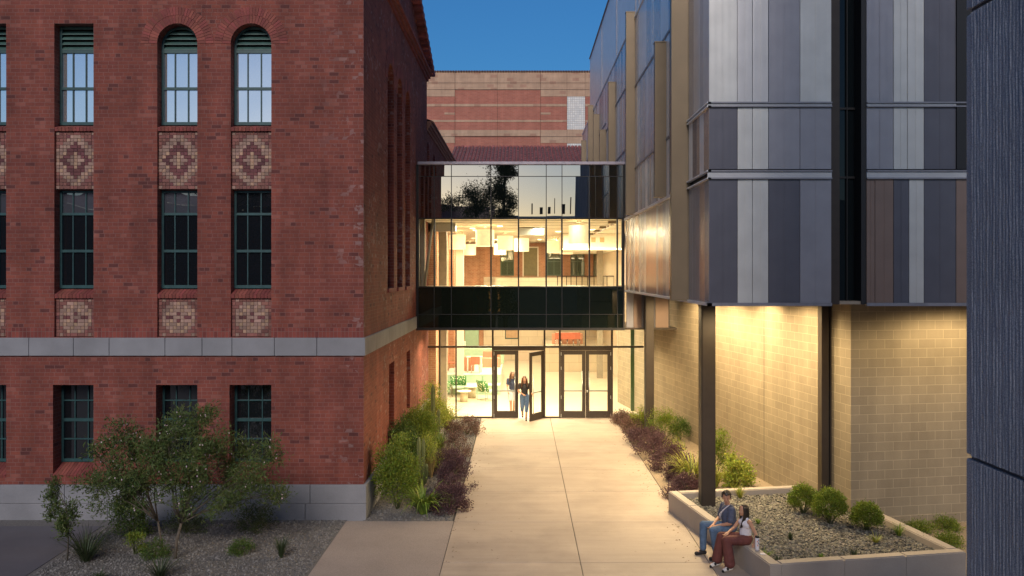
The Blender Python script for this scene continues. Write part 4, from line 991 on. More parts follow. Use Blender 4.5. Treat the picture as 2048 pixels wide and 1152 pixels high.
block('booth', 965, 1000, 40.8, .83, 1.28, .6, M_orange, 'low front part of the long terracotta booth on the platform')
block('booth', 966, 1001, 41.45, .83, 1.58, .15, MAT['orange_vinyl'], 'taller terracotta back of the long booth')
block('booth', 920, 1008, 42.4, .83, 1.62, .3, M_green, 'long mint green booth back at the rear of the platform')
block('white_partition', 906, 931, 43.2, .83, 1.92, .2, M_white, 'bright white partition left of the booths', 'partition')
def round_table(x, y, r, z, label):
    t = thing('round_table', label, 'table', (x, y, 0), group='low white round tables')
    MB().lathe((0, 0, z-.03), [(r-.02, 0), (r, .01), (r, .025), (r-.01, .03)], 28).build('tabletop', M_white, t, local=True)
    MB().lathe((0, 0, 0), [(r*.52, 0), (r*.5, z-.03)], 24).build('pedestal', mat('cream_base', (.55, .5, .35), .5) if 'cream_base' not in MAT else MAT['cream_base'], t, local=True)
round_table((928-CX)/F*35.2, 35.2, .32, .47, 'low white round table nearest the entrance glass'); round_table((944-CX)/F*36.3, 36.3, .34, .52, 'slightly higher white round table behind the nearest one')
def lounge(x, y, rz, label):
    t = thing('lounge_chair', label, 'chair', (x, y, 0), rz, group='dotted green lounge chairs')
    m = MB(); m.bbox((-.3, -.3, .36), (.3, .28, .46), 0, .04); m.build('seat', M_green, t, local=True)
    m = MB(); n = 8; vs = []
    for i in range(n+1):
        a = -1+2*i/n
        for z, o_ in ((.4, .24), (.88, .36)):
            vs += [(a*.36, o_-.12*a*a, z+.0), (a*.36, o_+.06-.12*a*a, z)]
    fs = []
    for i in range(n): b = i*4; c = b+4; fs += [(b, c, c+2, b+2), (b+1, b+3, c+3, c+1), (b+2, c+2, c+3, b+3), (b, b+1, c+1, c)]
    m.mesh(vs, fs+[(0, 2, 3, 1), (n*4, n*4+1, n*4+3, n*4+2)], 0, True); m.build('backrest', M_dots, t, local=True)
    for sx_ in (-1, 1): MB().tube([(sx_*.3, .3, .62), (sx_*.3, .28, .02), (sx_*.3, -.3, .02), (sx_*.3, -.22, .38), (sx_*.3, .2, .38)], .012, 6).build('leg', M_chrome, t, local=True)
    return t
lounge((973-CX)/F*35.6, 35.6, R(-140+180+90), 'dotted green lounge chair to the right of the low tables'); lounge((882-CX)/F*35.4, 35.4, R(-110), 'dotted green lounge chair at the left beside the column')
lounge((918-CX)/F*36.9, 36.75, R(10), 'dotted lounge chair behind the low tables'); 
l_ = lounge((939-CX)/F*43.4, 43.4, R(180), 'dotted chair far back above the mint booth'); l_.location.z = .83
def shell_chair(x, y, z, rz, label, grp):
    t = thing('shell_chair', label, 'chair', (x, y, z), rz, group=grp)
    m = MB(); m.bbox((-.21, -.2, .42), (.21, .2, .45), 0, .012); m.bbox((-.21, .17, .42), (.21, .21, .8), 0, .012); m.build('shell', M_red, t, local=True)
    for a in (-.17, .17):
        for b in (-.16, .16): MB().tube([(a, b, .42), (a*1.15, b*1.2, 0)], .014, 6).build('leg', M_chrome, t, local=True)
    return t
P39 = lambda px, y: (px-CX)/F*y
def cafe_table(x, y, z, w_, d_, label):
    t = thing('cafe_table', label, 'table', (x, y, z)); MB().bbox((-w_/2, -d_/2, .71), (w_/2, d_/2, .74), 0, .01).build('tabletop', M_white, t, local=True)
    for a in (-1, 1):
        for b in (-1, 1): MB().tube([(a*(w_/2-.06), b*(d_/2-.06), .71), (a*(w_/2-.05), b*(d_/2-.05), 0)], .025, 8).build('leg', M_white, t, local=True)
cafe_table(P39(949, 38.9), 38.85, .83, .75, .45, 'white table on the platform in front of the terracotta blocks')
shell_chair(P39(951, 38.5), 38.45, .83, R(180), 'red shell chair with its back to the entrance at the white table', 'red shell chairs')
shell_chair(P39(903, 39), 39.0, .83, R(80), 'red shell chair seen side on at the left of the platform', 'red shell chairs')
cafe_table(P39(1135, 47.2), 47.2, 1.35, 1.3, .6, 'long white table on the raised gallery')
for px, rz in ((1117, 180), (1128, 180), (1141, 180), (1153, 180)): shell_chair(P39(px, 46.6), 46.6+(px-1117)*.002, 1.35, R(rz), {1117: 'leftmost red chair at the raised gallery table', 1128: 'second red chair from the left at the raised gallery table', 1141: 'third red chair from the left at the raised gallery table', 1153: 'rightmost red chair at the raised gallery table'}[px], 'red shell chairs on the gallery')
block('bench_back', 1104, 1166, 48.2, 1.35, 1.98, .25, M_orange, 'long red bench behind the raised gallery table', 'bench')

# ================================================================== WHAT STANDS BEHIND THE CAMERA (mirrored in the glass)
lowb = thing('opposite_building', 'low tile roofed building across the court, mirrored in the bridge glass', 'building', (-8, -21, 0))
m = MB(); m.box((-60, -26, 0), (-2.9, -21, 10.3)); m.build('wall', M_brick, lowb)
m = MB(); tiles(m, -22, -2.7, -20.6, 10.3, -24, 12.0, .3, .4) if False else m.face([(-60, -20.5, 10.3), (-2.7, -20.5, 10.3), (-2.7, -24, 12.1), (-60, -24, 12.1)]); m.build('roof', M_tile, lowb)
o = MB().box((-2.6, -27, 0), (60, -24, 11.0)).build('opposite_block', M_c_mid2); tag(o, 'plain grey block with roof plant across the court, mirrored in the bridge glass', 'building')
m = MB()
for x, z, w_ in ((1.6, 12.4, .12), (2.4, 12.0, .3), (3.1, 12.9, .08), (3.9, 12.3, .5), (4.9, 13.0, .1), (5.6, 12.2, .6)): m.box((x, -25, 11.3), (x+w_, -25.3, z))
o2 = m.build('roof_plant', M_bronze, o)

# ================================================================== PLANTS
def leaf(mb, p, d, ln, wd, rr, mi=0, fold=.25):
    d = d.normalized(); s = d.orthogonal().normalized(); s.rotate(Matrix.Rotation(rr.uniform(0, 6.28), 3, d)); n = d.cross(s)
    a = p; c = p+d*ln; l = p+d*ln*.45+s*wd*.5+n*wd*fold; r = p+d*ln*.45-s*wd*.5+n*wd*fold
    k = len(mb.v); mb.v += [tuple(a), tuple(l), tuple(c), tuple(r)]; mb.f += [(k, k+1, k+2), (k, k+2, k+3)]; mb.m += [mi, mi]; mb.sm += [False, False]
def rdir(rr, up=.2):
    while True:
        v = Vector((rr.uniform(-1, 1), rr.uniform(-1, 1), rr.uniform(-1, 1)))
        if .05 < v.length < 1: v.normalize(); v.z += up; return v.normalized()
def shrub(label, x, y, rx, ry, h, n, lm, ls=(.05, .02), z=0, clumps=40, spread=.12, seed=1, name='shrub', group=None, flowers=None, cat='shrub', low=.15, shell=.6, up=.35, stems=10, tz=None):
    rr = random.Random(seed); t = thing(name, label, cat, (x, y, z), group=group)
    fm = MB(); sm = MB(); fl = MB(); cs = []
    for i in range(clumps):
        v = rdir(rr, 0); v.z = abs(v.z) if rr.random() < .85 else v.z
        q = shell+(1-shell)*rr.random()
        cs.append(Vector((v.x*rx*q, v.y*ry*q, h*low+max(v.z*q, -.1)*h*(1-low)))*rr.uniform(.88, 1.06))
    per = n//clumps
    for c in cs:
        cp = Vector((c.x, c.y, max(c.z, .03)))
        for k in range(per):
            o_ = Vector((rr.gauss(0, spread), rr.gauss(0, spread), rr.gauss(0, spread*.8))); p = cp+o_
            if p.z < .01: p.z = rr.uniform(.01, .06)
            out = (p-Vector((0, 0, h*.3))).normalized(); d = (out*.8+rdir(rr, up)).normalized()
            leaf(fm, p, d, ls[0]*rr.uniform(.7, 1.3), ls[1]*rr.uniform(.7, 1.3), rr)
        if flowers and rr.random() < .6:
            for k in range(2): fl.ell(cp+rdir(rr)*spread*1.2, (.016, .016, .013), None, 0, 6, 4)
    for c in cs[:stems]: sm.tube([(rr.uniform(-.03, .03), rr.uniform(-.03, .03), -.03), (c.x*.4, c.y*.4, c.z*.55), tuple(c)], [.012, .008, .004], 5)
    sm.build('stems', M_stem, t, local=True); fm.build('foliage', lm, t, local=True)
    if flowers: fl.build('flowers', flowers, t, local=True)
    return t
def tuft(label, x, y, h, r, n, bm_, z=0, wd=.02, seed=1, droop=.7, name='grass_clump', group=None, cat='grass clump', stuff=False):
    rr = random.Random(seed); t = thing(name, label, cat, (x, y, z), group=group); m = MB()
    for i in range(n):
        a = rr.uniform(0, 6.283); L = h*rr.uniform(.6, 1.15); R_ = r*rr.uniform(.3, 1.1); dr = droop*rr.uniform(.4, 1.3); side = Vector((-math.sin(a), math.cos(a), 0)); b0 = Vector((math.cos(a), math.sin(a), 0))*r*.12*rr.random(); vs = []
        for k in range(6):
            s_ = k/5; p = b0+Vector((math.cos(a)*R_*s_**1.2, math.sin(a)*R_*s_**1.2, L*(s_-dr*.75*s_**2.6)))
            p.z = max(p.z, .01); wv = side*wd*(1-s_**2)*.5+side*.001; vs += [p-wv, p+wv]
        m.mesh(vs, [(2*k, 2*k+1, 2*k+3, 2*k+2) for k in range(5)], 0, True)
    m.build('blades', bm_, t, local=True); return t

# --- multi stemmed desert willow before the hall
def willow():
    rr = random.Random(21); bp = ground(350, 1118); t = thing('small_tree', 'multi stemmed shrubby tree with narrow leaves and pale blossoms before the brick hall', 'tree', (bp.x, bp.y, 0))
    S = F/bp.y; tips = []; wood = MB()
    def branch(p, q, r0, r1):
        mid = (p+q)/2+Vector((rr.uniform(-.06, .06), rr.uniform(-.06, .06), rr.uniform(-.02, .05))); wood.tube([p, mid, q], [r0, (r0+r1)/2, r1], 7)
    loc = lambda px, py, dy=0: Vector(((px-350)/S, dy, (1118-py)/S))
    fork = loc(358, 1050, .1); branch(Vector((0, 0, -.05)), fork, .032, .026)
    low2 = loc(318, 1125, .25); low2.z = -.05; fork2 = loc(302, 1052, .3); branch(low2, fork2, .024, .02)
    heads = [(205, 905, -.2), (235, 870, .3), (250, 935, -.4), (300, 890, .1), (330, 860, .5), (350, 915, -.5), (392, 850, 0), (400, 835, .2), (398, 900, .5), (420, 930, -.4), (450, 900, .2), (480, 930, .4), (505, 950, -.2), (535, 990, .1), (340, 960, -.3),
             (270, 975, .3), (215, 960, 0), (440, 975, .5), (395, 980, -.4), (490, 985, .2), (305, 935, .5), (375, 935, 0), (250, 905, .5), (430, 885, -.2), (520, 915, .1), (345, 885, -.2), (290, 960, -.5), (185, 985, .2), (470, 1010, -.2), (230, 1000, .4)]
    fol = MB(); fl = MB()
    for i, (px, py, dy) in enumerate(heads):
        q = loc(px, py, dy*.9); b = fork if px > 300 else fork2; m_ = b.lerp(q, .5)+Vector((0, 0, .08)); branch(b, m_, .015, .010); branch(m_, q, .010, .004)
        for k in range(7):
            e = q+Vector((rr.gauss(0, .17), rr.gauss(0, .22), rr.gauss(0, .13))); wood.tube([m_.lerp(q, rr.uniform(.4, 1)), e], [.005, .002], 4)
            for n_ in range(100):
                p = e+Vector((rr.gauss(0, .10), rr.gauss(0, .11), rr.gauss(0, .09))); leaf(fol, p, rdir(rr, .35), rr.uniform(.06, .12), rr.uniform(.016, .026), rr)
            if rr.random() < .5:
                for n_ in range(2): fl.ell(e+rdir(rr)*.07, (.014, .014, .018), None, 0, 6, 4)
    wood.build('trunk', M_bark, t, local=True); fol.build('crown', M_leaf_tree, t, local=True); fl.build('blossoms', M_flower, t, local=True)
willow()
# drooping young shoot at the left
def shoot():
    rr = random.Random(5); b = ground(135, 1120); t = thing('young_tree', 'thin young tree with drooping leafy shoots at the far left', 'tree', (b.x, b.y, 0)); S = F/b.y
    w_ = MB(); fo = MB(); pts = [(0, 0, -.02), (.02, 0, .5), (-.02, 0, 1.0), (-.18, 0, 1.38)]; w_.tube(pts, [.015, .012, .008, .004], 6)
    for px, py in ((105, 985), (112, 1010), (98, 1000), (125, 1030), (118, 1050), (132, 1062), (110, 968), (100, 1030), (145, 1035), (140, 1018), (128, 1045)):
        q = Vector(((px-135)/S, rr.uniform(-.1, .1), (1120-py)/S)); w_.tube([(0, 0, q.z*.8), tuple(q)], [.006, .003], 5)
        for k in range(170): leaf(fo, q+Vector((rr.gauss(0, .055), rr.gauss(0, .07), rr.gauss(0, .075))), rdir(rr, .4), rr.uniform(.06, .11), .022, rr)
    w_.build('trunk', M_bark, t, local=True); fo.build('crown', M_leaf_tree, t, local=True)
shoot()
G = lambda px, py, z=0: (lambda p: (p.x, p.y))(ground(px, py, z))
sd_ = 100
def S1(label, px, py, wpx, hpx, n, lm, z=0, **k):
    global sd_; sd_ += 1
    x, y = G(px, py, z); s = F/y; r = wpx/2/s; y += r*.4
    return shrub(label, x, y, r*.9, r*.8, hpx/s, n, lm, z=z, seed=sd_, **k)
def T1(label, px, py, wpx, hpx, n, bm_, z=0, **k):
    global sd_; sd_ += 1
    x, y = G(px, py, z); s = F/y
    return tuft(label, x, y, hpx/s, wpx/2/s, n, bm_, z=z, seed=sd_, **k)
gl_ = 'low shrubs in the dark gravel bed'
S1('dense green shrub against the plinth left of the small tree', 255, 1078, 80, 105, 3600, M_leaf_dk, spread=.09, ls=(.07, .02), group=gl_)
S1('loose low shrub against the plinth behind the small tree trunk', 365, 1070, 75, 50, 1500, M_leaf_grey, spread=.08, group=gl_)
S1('spreading low shrub near the right end of the plinth bed', 503, 1064, 85, 50, 1800, M_leaf_grey, spread=.08, group=gl_)
S1('small dark dome of foliage alone in the gravel', 478, 1112, 56, 30, 1600, M_leaf_dk, spread=.04, ls=(.035, .015), group=gl_)
S1('dark low dome under the small tree', 305, 1118, 60, 34, 1400, M_leaf_dk, spread=.05, ls=(.04, .015), group=gl_)
S1('bright leafy sprout beside the dark dome', 265, 1110, 45, 50, 700, M_leaf_green, spread=.05, clumps=14, group=gl_)
T1('upright grass tuft near the path edge', 562, 1116, 50, 52, 90, M_bladed, droop=.35, wd=.01, group='grass tufts in the dark gravel bed')
T1('spiky rosette of thin dark blades at the left', 172, 1122, 170, 80, 150, M_bladed, droop=.55, wd=.013, name='yucca', cat='yucca')
T1('sprawling weedy tuft at the bottom below the small tree', 320, 1158, 110, 60, 90, M_bladed, droop=.5, wd=.014, group='grass tufts in the dark gravel bed')
T1('small tuft at the lower left edge of the gravel', 200, 1160, 50, 25, 50, M_bladed, group='grass tufts in the dark gravel bed')

# --- left bed beside the walk
gb = 'airy green shrubs along the side wall'
S1('broad airy green shrub nearest the hall corner', 792, 1022, 92, 150, 11000, M_leaf_green, spread=.11, ls=(.06, .026), group=gb, low=.3, clumps=60)
S1('tall airy green shrub second from the hall corner', 808, 960, 88, 116, 9000, M_leaf_dk, spread=.11, ls=(.06, .026), group=gb, low=.3, clumps=60)
S1('green shrub behind the tall cactus pair', 838, 915, 72, 104, 7500, M_leaf_green, spread=.11, ls=(.06, .026), group=gb, low=.3, clumps=50)
S1('lit light green shrub against the entrance glass', 866, 872, 66, 100, 6000, M_leaf_lime, spread=.12, ls=(.06, .026), group=gb, low=.3, clumps=50)
T1('arching strap leaved plant at the foot of the glass', 893, 852, 90, 56, 170, M_bladey, droop=.85, wd=.03, name='strap_plant', cat='plant')
T1('glossy strap leaved rosette near the front of the left bed', 846, 1028, 120, 86, 130, M_blade, droop=.95, wd=.055, name='strap_plant', cat='plant')
T1('dry straw coloured grass tuft between the cacti', 862, 955, 46, 66, 130, M_straw, droop=.4, wd=.012)
T1('bright arching grass clump between the green shrubs and the plum ones', 872, 940, 60, 60, 150, M_bladey, droop=.6, wd=.02)
T1('bright green grass clump behind the tall cactus pair', 880, 905, 56, 56, 150, M_blade, droop=.6, wd=.02)
S1('feathery lime shrub behind the clustered cacti', 852, 958, 56, 84, 3000, M_leaf_lime, spread=.1, ls=(.05, .018), group=gb, low=.3, clumps=40)
T1('thin dry grass tuft among the plum shrubs', 893, 925, 40, 40, 80, M_straw, droop=.4, wd=.012)
gp = 'plum coloured shrubs edging the left bed'
S1('wide plum shrub at the front of the left bed', 898, 1028, 92, 66, 5200, M_leaf_purple, spread=.07, ls=(.045, .022), group=gp, clumps=50)
S1('largest plum shrub bulging over the walk edge', 905, 988, 92, 78, 6000, M_leaf_purple, spread=.07, ls=(.045, .022), group=gp, clumps=50)
S1('plum shrub just behind the largest one', 890, 950, 70, 56, 3600, M_leaf_purple, spread=.07, ls=(.045, .022), group=gp)
S1('sparse bronze green shrub halfway along the left bed', 912, 916, 64, 50, 2600, M_leaf_bronze, spread=.07, ls=(.045, .022), group=gp)
S1('pinkish bronze shrub nearest the doors on the left', 934, 870, 64, 34, 2800, M_leaf_bronze, spread=.08, ls=(.05, .024), group=gp)
S1('small bronze shrub between the gravel and strap plant', 905, 868, 40, 26, 1400, M_leaf_bronze, spread=.07, ls=(.05, .024), group=gp)
o = S1('tiny white flowered plant in front of the cacti', 812, 975, 22, 22, 200, M_leaf_green, spread=.03, clumps=8, flowers=M_fwhite, group=None)
def cactus(label, stems_, seed):
    rr = random.Random(seed); (px, py, top, w_) = stems_[0]; b = ground(px, py); S = F/b.y; t = thing('cactus', label, 'cactus', (b.x, b.y, 0), group='ribbed column cacti')
    for i, (qx, qy, top, wp) in enumerate(stems_):
        m = MB(); r = wp/S/2; h0 = (py-qy)/S; h1 = (py-top)/S; x0 = (qx-px)/S; seg = 14; vs = []; fs = []; lev = 14
        for k in range(lev+1):
            s_ = k/lev; z = max(h0, -.02)+(h1-max(h0, -.02))*s_; bend = x0*(1-math.exp(-s_*6)) if i else x0; rad = r*(1 if s_ < .86 else math.sqrt(max(1-((s_-.86)/.145)**2, .02)))*(1+.04*math.sin(k*1.7))
            for q in range(seg): a = 2*math.pi*q/seg; rq = rad*(1.08 if q % 2 else .66); vs.append((bend+rq*math.cos(a), rr.uniform(-.001, .001)+rq*math.sin(a)+.05*i, z))
        for k in range(lev):
            for q in range(seg): fs.append((k*seg+q, k*seg+(q+1) % seg, (k+1)*seg+(q+1) % seg, (k+1)*seg+q))
        fs.append(tuple(lev*seg+q for q in range(seg))); m.mesh(vs, fs, 0, False); m.build('stem', M_cactus, t, local=True)
cactus('tall pair of dark cactus columns silhouetted on the lit glass', [(866, 885, 768, 8), (877, 885, 819, 7)], 1)
cactus('clustered cactus columns in front of the green shrubs', [(838, 978, 874, 8), (828, 975, 915, 8), (846, 978, 878, 7), (852, 978, 930, 7)], 2)

# --- right bed
gr = 'plum ground shrubs edging the right bed'
for i, (px, py, w_, h_, lab, mm) in enumerate([(1250, 850, 62, 26, 'bronze shrub nearest the doors on the right', M_leaf_bronze), (1275, 868, 70, 36, 'second bronze shrub from the doors on the right', M_leaf_bronze), (1292, 894, 86, 42, 'plum shrub at the foot of the far brown column', M_leaf_purple),
        (1312, 918, 96, 48, 'broad plum shrub in front of the far brown column', M_leaf_purple), (1342, 944, 96, 50, 'broad plum shrub beside the yellow grass clump', M_leaf_purple), (1366, 964, 80, 42, 'plum shrub just behind the planter corner', M_leaf_purple), (1376, 988, 78, 36, 'low plum shrub touching the planter corner', M_leaf_purple), (1342, 998, 26, 22, 'smallest plum sprig in front of the planter corner', M_leaf_purple)]):
    S1(lab, px, py, w_, h_, 4200 if w_ > 40 else 500, mm, spread=.08, ls=(.05, .026), group=gr, clumps=60 if w_ > 40 else 10)
ga = 'green shrubs in the right bed'
S1('yellow green shrub against the glass behind the far column', 1283, 868, 44, 52, 2200, M_leaf_lime, spread=.08, ls=(.06, .03), group=ga)
S1('feathery green shrub between far column and block wall', 1330, 885, 64, 66, 3600, M_leaf_green, spread=.10, ls=(.055, .02), group=ga, low=.3)
S1('dark green shrub against the block wall', 1360, 884, 48, 52, 2600, M_leaf_dk, spread=.09, ls=(.05, .02), group=ga, low=.3)
S1('variegated low shrub in front of the feathery one', 1345, 915, 52, 38, 1800, M_leaf_lime, spread=.07, ls=(.05, .025), group=ga)
S1('tall green shrub right of the planter column', 1436, 955, 56, 96, 4600, M_leaf_green, spread=.10, ls=(.055, .02), group=ga, low=.3)
S1('round leaved lime shrub by the back planter wall', 1478, 975, 66, 62, 2300, M_leaf_lime, spread=.08, ls=(.07, .045), group=ga, clumps=36)
T1('yellow grass clump spilling towards the planter column', 1385, 968, 120, 84, 260, M_bladey, droop=.8, wd=.026)
T1('thin grassy clump right of the planter column', 1432, 975, 60, 60, 100, M_bladey, droop=.8, wd=.02)
# --- planter shrubs
gx = 'clipped round shrubs in the planter'
zp = .31
S1('clipped round shrub nearest the block wall column, left of its pair', 1612, 1032, 62, 58, 7000, M_leaf_green, z=zp, spread=.035, ls=(.035, .02), group=gx, shell=.9, low=.4, clumps=220)
S1('largest clipped round shrub, middle of the three', 1665, 1053, 70, 70, 8500, M_leaf_green, z=zp, spread=.035, ls=(.035, .02), group=gx, shell=.9, low=.4, clumps=260)
S1('clipped round shrub standing alone to the right of the wall corner', 1738, 1066, 62, 56, 7000, M_leaf_green, z=zp, spread=.035, ls=(.035, .02), group=gx, shell=.9, low=.4, clumps=220)
for (px, py, w_, h_, mm, lab) in ((1480, 998, 36, 34, M_bladey, 'yellow green blades beside the seated man'), (1516, 1050, 20, 16, M_blade, 'small tuft behind the seated woman'), (1581, 1082, 18, 22, M_bladed, 'lone dark tuft in the middle of the gravel'), (1530, 1118, 46, 24, M_blade, 'spreading tuft behind the bottle'),
        (1556, 1130, 24, 26, M_bladed, 'narrow tuft at the near inner wall'), (1642, 1120, 18, 18, M_blade, 'tiny tuft by the front wall'), (1708, 1118, 26, 26, M_bladed, 'tuft by the front wall below the lone shrub'), (1752, 1088, 44, 24, M_bladey, 'orange tinged tuft in front of the lone shrub'),
        (1798, 1075, 46, 36, M_blade, 'wide bladed tuft leaning over the right wall'), (1846, 1084, 28, 22, M_bladed, 'small tuft against the right wall')):
    T1(lab, px, py, w_, h_, 60, mm, z=zp, droop=.5, wd=.012, group='grass tufts in the planter')
for (px, py, w_, h_, lab) in ((1845, 1068, 60, 22, 'flat ground shrub just outside the planter'), (1897, 1062, 56, 24, 'flat ground shrub against the block wall base'), (1905, 1095, 60, 22, 'flat ground shrub at the pier edge')):
    S1(lab, px, py, w_, h_, 2000, M_leaf_green, spread=.06, ls=(.04, .015), group='ground shrubs right of the planter')
# --- trees behind the camera, seen mirrored
def back_tree(label, x, y, h, r, seed, col=False, n=2600):
    rr = random.Random(seed); t = thing('cypress_tree' if col else 'broadleaf_tree', label, 'tree', (x, y, 0)); tr_ = MB(); fo = MB(); tr_.tube([(0, 0, -.1), (0, 0, h*.9)], [.22, .05], 8)
    for i in range(30 if not col else 90):
        if col: zc = h*rr.uniform(.08, 1); rad = r*(1-(zc/h)**6); a = rr.uniform(0, 6.28); c = Vector((rad*.6*math.cos(a), rad*.6*math.sin(a), zc)); sp = r*.3
        else: v = rdir(rr, .3); c = Vector((v.x*r*rr.uniform(.4, 1), v.y*r*rr.uniform(.4, 1), h*.62+v.z*h*.33)); sp = r*.2
        tr_.tube([(0, 0, max(c.z-1.2, .5)), tuple(c)], [.05, .02], 5)
        for k in range((n//(30 if not col else 60))*(4 if not col else 1)): leaf(fo, c+Vector((rr.gauss(0, sp), rr.gauss(0, sp), rr.gauss(0, sp))), rdir(rr), rr.uniform(.14, .28), rr.uniform(.05, .09), rr)
    tr_.build('trunk', M_bark, t, local=True); fo.build('crown', M_shadow_leaf, t, local=True)
back_tree('dark columnar tree across the court, mirrored as a black strip', -1.75, -20, 24, 1.05, 3, True, 26000)
for i, (x, y, h, r) in enumerate([(-3.9, -19.5, 14.6, 2.0), (-6.3, -23, 13.6, 1.5), (-8.8, -22.5, 14.8, 1.5), (-12, -22, 13.5, 2.2), (-16, -21, 12.5, 2.6), (-21, -22, 13, 2.8), (-26, -20, 12, 3)]):
    back_tree(['feathery tree beside the columnar one across the court', 'tall thin tree above the opposite tiled roof', 'layered tree above the left of the opposite roof', 'rounded tree across the court behind the hall corner', 'broad tree across the court, fifth from the columnar one', 'wide tree across the court near its far end', 'farthest wide tree across the court'][i], x, y, h, r, 30+i)

# ================================================================== PEOPLE
def fused(mb, name, m_, parent, vox=.007, smooth=3):
    o = mb.build(name, m_, parent, local=True)
    r = o.modifiers.new('fuse', 'REMESH'); r.mode = 'VOXEL'; r.voxel_size = vox; r.use_smooth_shade = True
    s = o.modifiers.new('smooth', 'SMOOTH'); s.iterations = smooth; s.factor = .5
    return o
V = Vector
def hand(m, w_, fwd, side, k=1.0, curl=.5, thumb=1):
    """palm and five fingers; fwd = finger direction, side = across the knuckles"""
    fwd = V(fwd).normalized(); side = V(side); side = (side-fwd*side.dot(fwd)).normalized(); dn_ = fwd.cross(side)*thumb
    w_ = V(w_); m.cap(w_, w_+fwd*.075*k, .027*k, .034*k); m.cap(w_+side*.018*k, w_+fwd*.08*k+side*.022*k, .02*k, .018*k); m.cap(w_-side*.018*k, w_+fwd*.08*k-side*.022*k, .02*k, .018*k)
    for i, (o_, L) in enumerate(((-.03, .062), (-.010, .075), (.010, .070), (.030, .055))):
        a = w_+fwd*.085*k+side*o_*k; d1 = (fwd+dn_*curl*.6).normalized(); d2 = (fwd+dn_*curl*1.9).normalized(); b = a+d1*L*.55*k; c = b+d2*L*.5*k
        m.cap(a, b, .0095*k, .009*k); m.cap(b, c, .009*k, .0075*k)
    a = w_+fwd*.025*k-side*.03*k; b = a+(fwd*.6-side*.7+dn_*.3).normalized()*.04*k; c = b+(fwd*.9-side*.2+dn_*.3).normalized()*.03*k; m.cap(a, b, .012*k, .011*k); m.cap(b, c, .0105*k, .009*k)
def head(m, c, yaw, pitch=0, k=1.0):
    """returns function mapping head-local (forward, left, up) to person coords"""
    rot = Matrix.Rotation(yaw, 3, 'Z') @ Matrix.Rotation(pitch, 3, 'Y'); c = V(c)
    h = lambda x, y, z: c+rot @ V((x*k, y*k, z*k))
    m.ell(h(-.008, 0, .03), (.096*k, .076*k, .098*k), rot, 0, 18, 12); m.ell(h(.022, 0, -.03), (.066*k, .058*k, .085*k), rot, 0, 16, 10)
    m.ell(h(.055, 0, -.085), (.025*k, .026*k, .02*k), rot); m.cap(h(.082, 0, .012), h(.104, 0, -.022), .008*k, .012*k)
    for s in (-1, 1): m.ell(h(.0, s*.078, -.01), (.018*k, .009*k, .03*k), rot); m.ell(h(.06, s*.035, -.025), (.022*k, .02*k, .02*k), rot)
    m.cap(h(.078, -.018, -.058), h(.078, .018, -.058), .009*k, .009*k)
    return h
def face_bits(h, body, k=1.0):
    m = MB()
    for s in (-1, 1): m.ell(h(.083, s*.031, .006), (.007*k, .009*k, .005*k), None, 0, 8, 6)
    m.build('eyes', M_eye, body, local=True)
    m = MB(); m.cap(h(.090, -.017, -.058), h(.090, .017, -.058), .006*k, .006*k); m.build('lips', M_lip, body, local=True)
def hairy(mb, name, m_, parent, vox=.008):
    o = fused(mb, name, m_, parent, vox, 1); return o
def shoe(m, a, d, L=.25):
    a = V(a); d = V(d).normalized(); m.cap(a-d*.04+V((0, 0, .0)), a+d*(L-.11)+V((0, 0, -.01)), .038, .036); m.cap(a+V((0, 0, .05)), a+d*.06+V((0, 0, .01)), .042, .036)

WN = Vector((-dn.y, dn.x)) * 1.0       # outward normal of the bench face (towards the walk)
if WN.x > 0: WN = -WN
ang = math.atan2(WN.y, WN.x)
def seat_pt(Y): s_ = (PA.y-Y)/(PA.y-PB.y); return PA.lerp(PB, s_)-WN*.10

# --- seated man (local x forward over the walk, y to his left = towards the camera)
sp = seat_pt(16.0)
man = thing('person', 'seated man in slate shirt and blue jeans, white strap, face turned to the camera', 'person', (sp.x, sp.y, .46), ang)
def limbs(m, J, R_):
    for i in range(len(J)-1): m.cap(J[i], J[i+1], R_[i], R_[i+1])
ZS = -.46
J = dict(pel=V((.0, 0, .10)), wst=V((.0, 0, .22)), chs=V((.03, 0, .40)), nk=V((.045, 0, .53)), hd=V((.075, .02, .665)),
         shL=V((.04, .175, .475)), shR=V((.04, -.175, .475)), elL=V((.10, .245, .235)), elR=V((.10, -.235, .235)), wrL=V((.30, .085, .15)), wrR=V((.32, -.05, .13)),
         hpL=V((.03, .085, .075)), hpR=V((.03, -.085, .075)), knL=V((.43, .20, .10)), knR=V((.47, -.17, .11)), anL=V((.36, .20, ZS+.09)), anR=V((.50, -.12, ZS+.09)))
m = MB(); m.ell(J['pel'], (.12, .16, .11)); m.cap(J['pel'], J['chs'], .115, .13); m.ell(J['chs'], (.11, .165, .14)); m.cap(J['chs'], J['nk'], .085, .055); m.cap(J['nk'], J['hd'], .05, .048)
for s in 'LR':
    m.cap(J['chs']+V((0, .08 if s == 'L' else -.08, .07)), J['sh'+s], .06, .055); limbs(m, [J['sh'+s], J['el'+s], J['wr'+s]], [.05, .038, .026]); limbs(m, [J['hp'+s], J['kn'+s], J['an'+s]], [.085, .055, .038])
    hand(m, J['wr'+s], V((.8, -.35 if s == 'L' else .35, -.45)), V((0, 1, .2)), .95, .6, 1)
    m.cap(J['an'+s]+V((0, 0, -.03)), J['an'+s]+V((.13, 0, -.05)), .035, .03)
YAWM = R(62); h = head(m, J['hd'], YAWM, R(4), .93); body = fused(m, 'body', M_skin, man, .0065); face_bits(h, man, .93)
m = MB(); m.cap(J['pel']+V((0, 0, .02)), J['chs'], .14, .145); m.ell(J['chs'], (.125, .18, .145)); m.cap(J['chs']+V((0, 0, .08)), J['nk']+V((-.01, 0, -.03)), .10, .062)
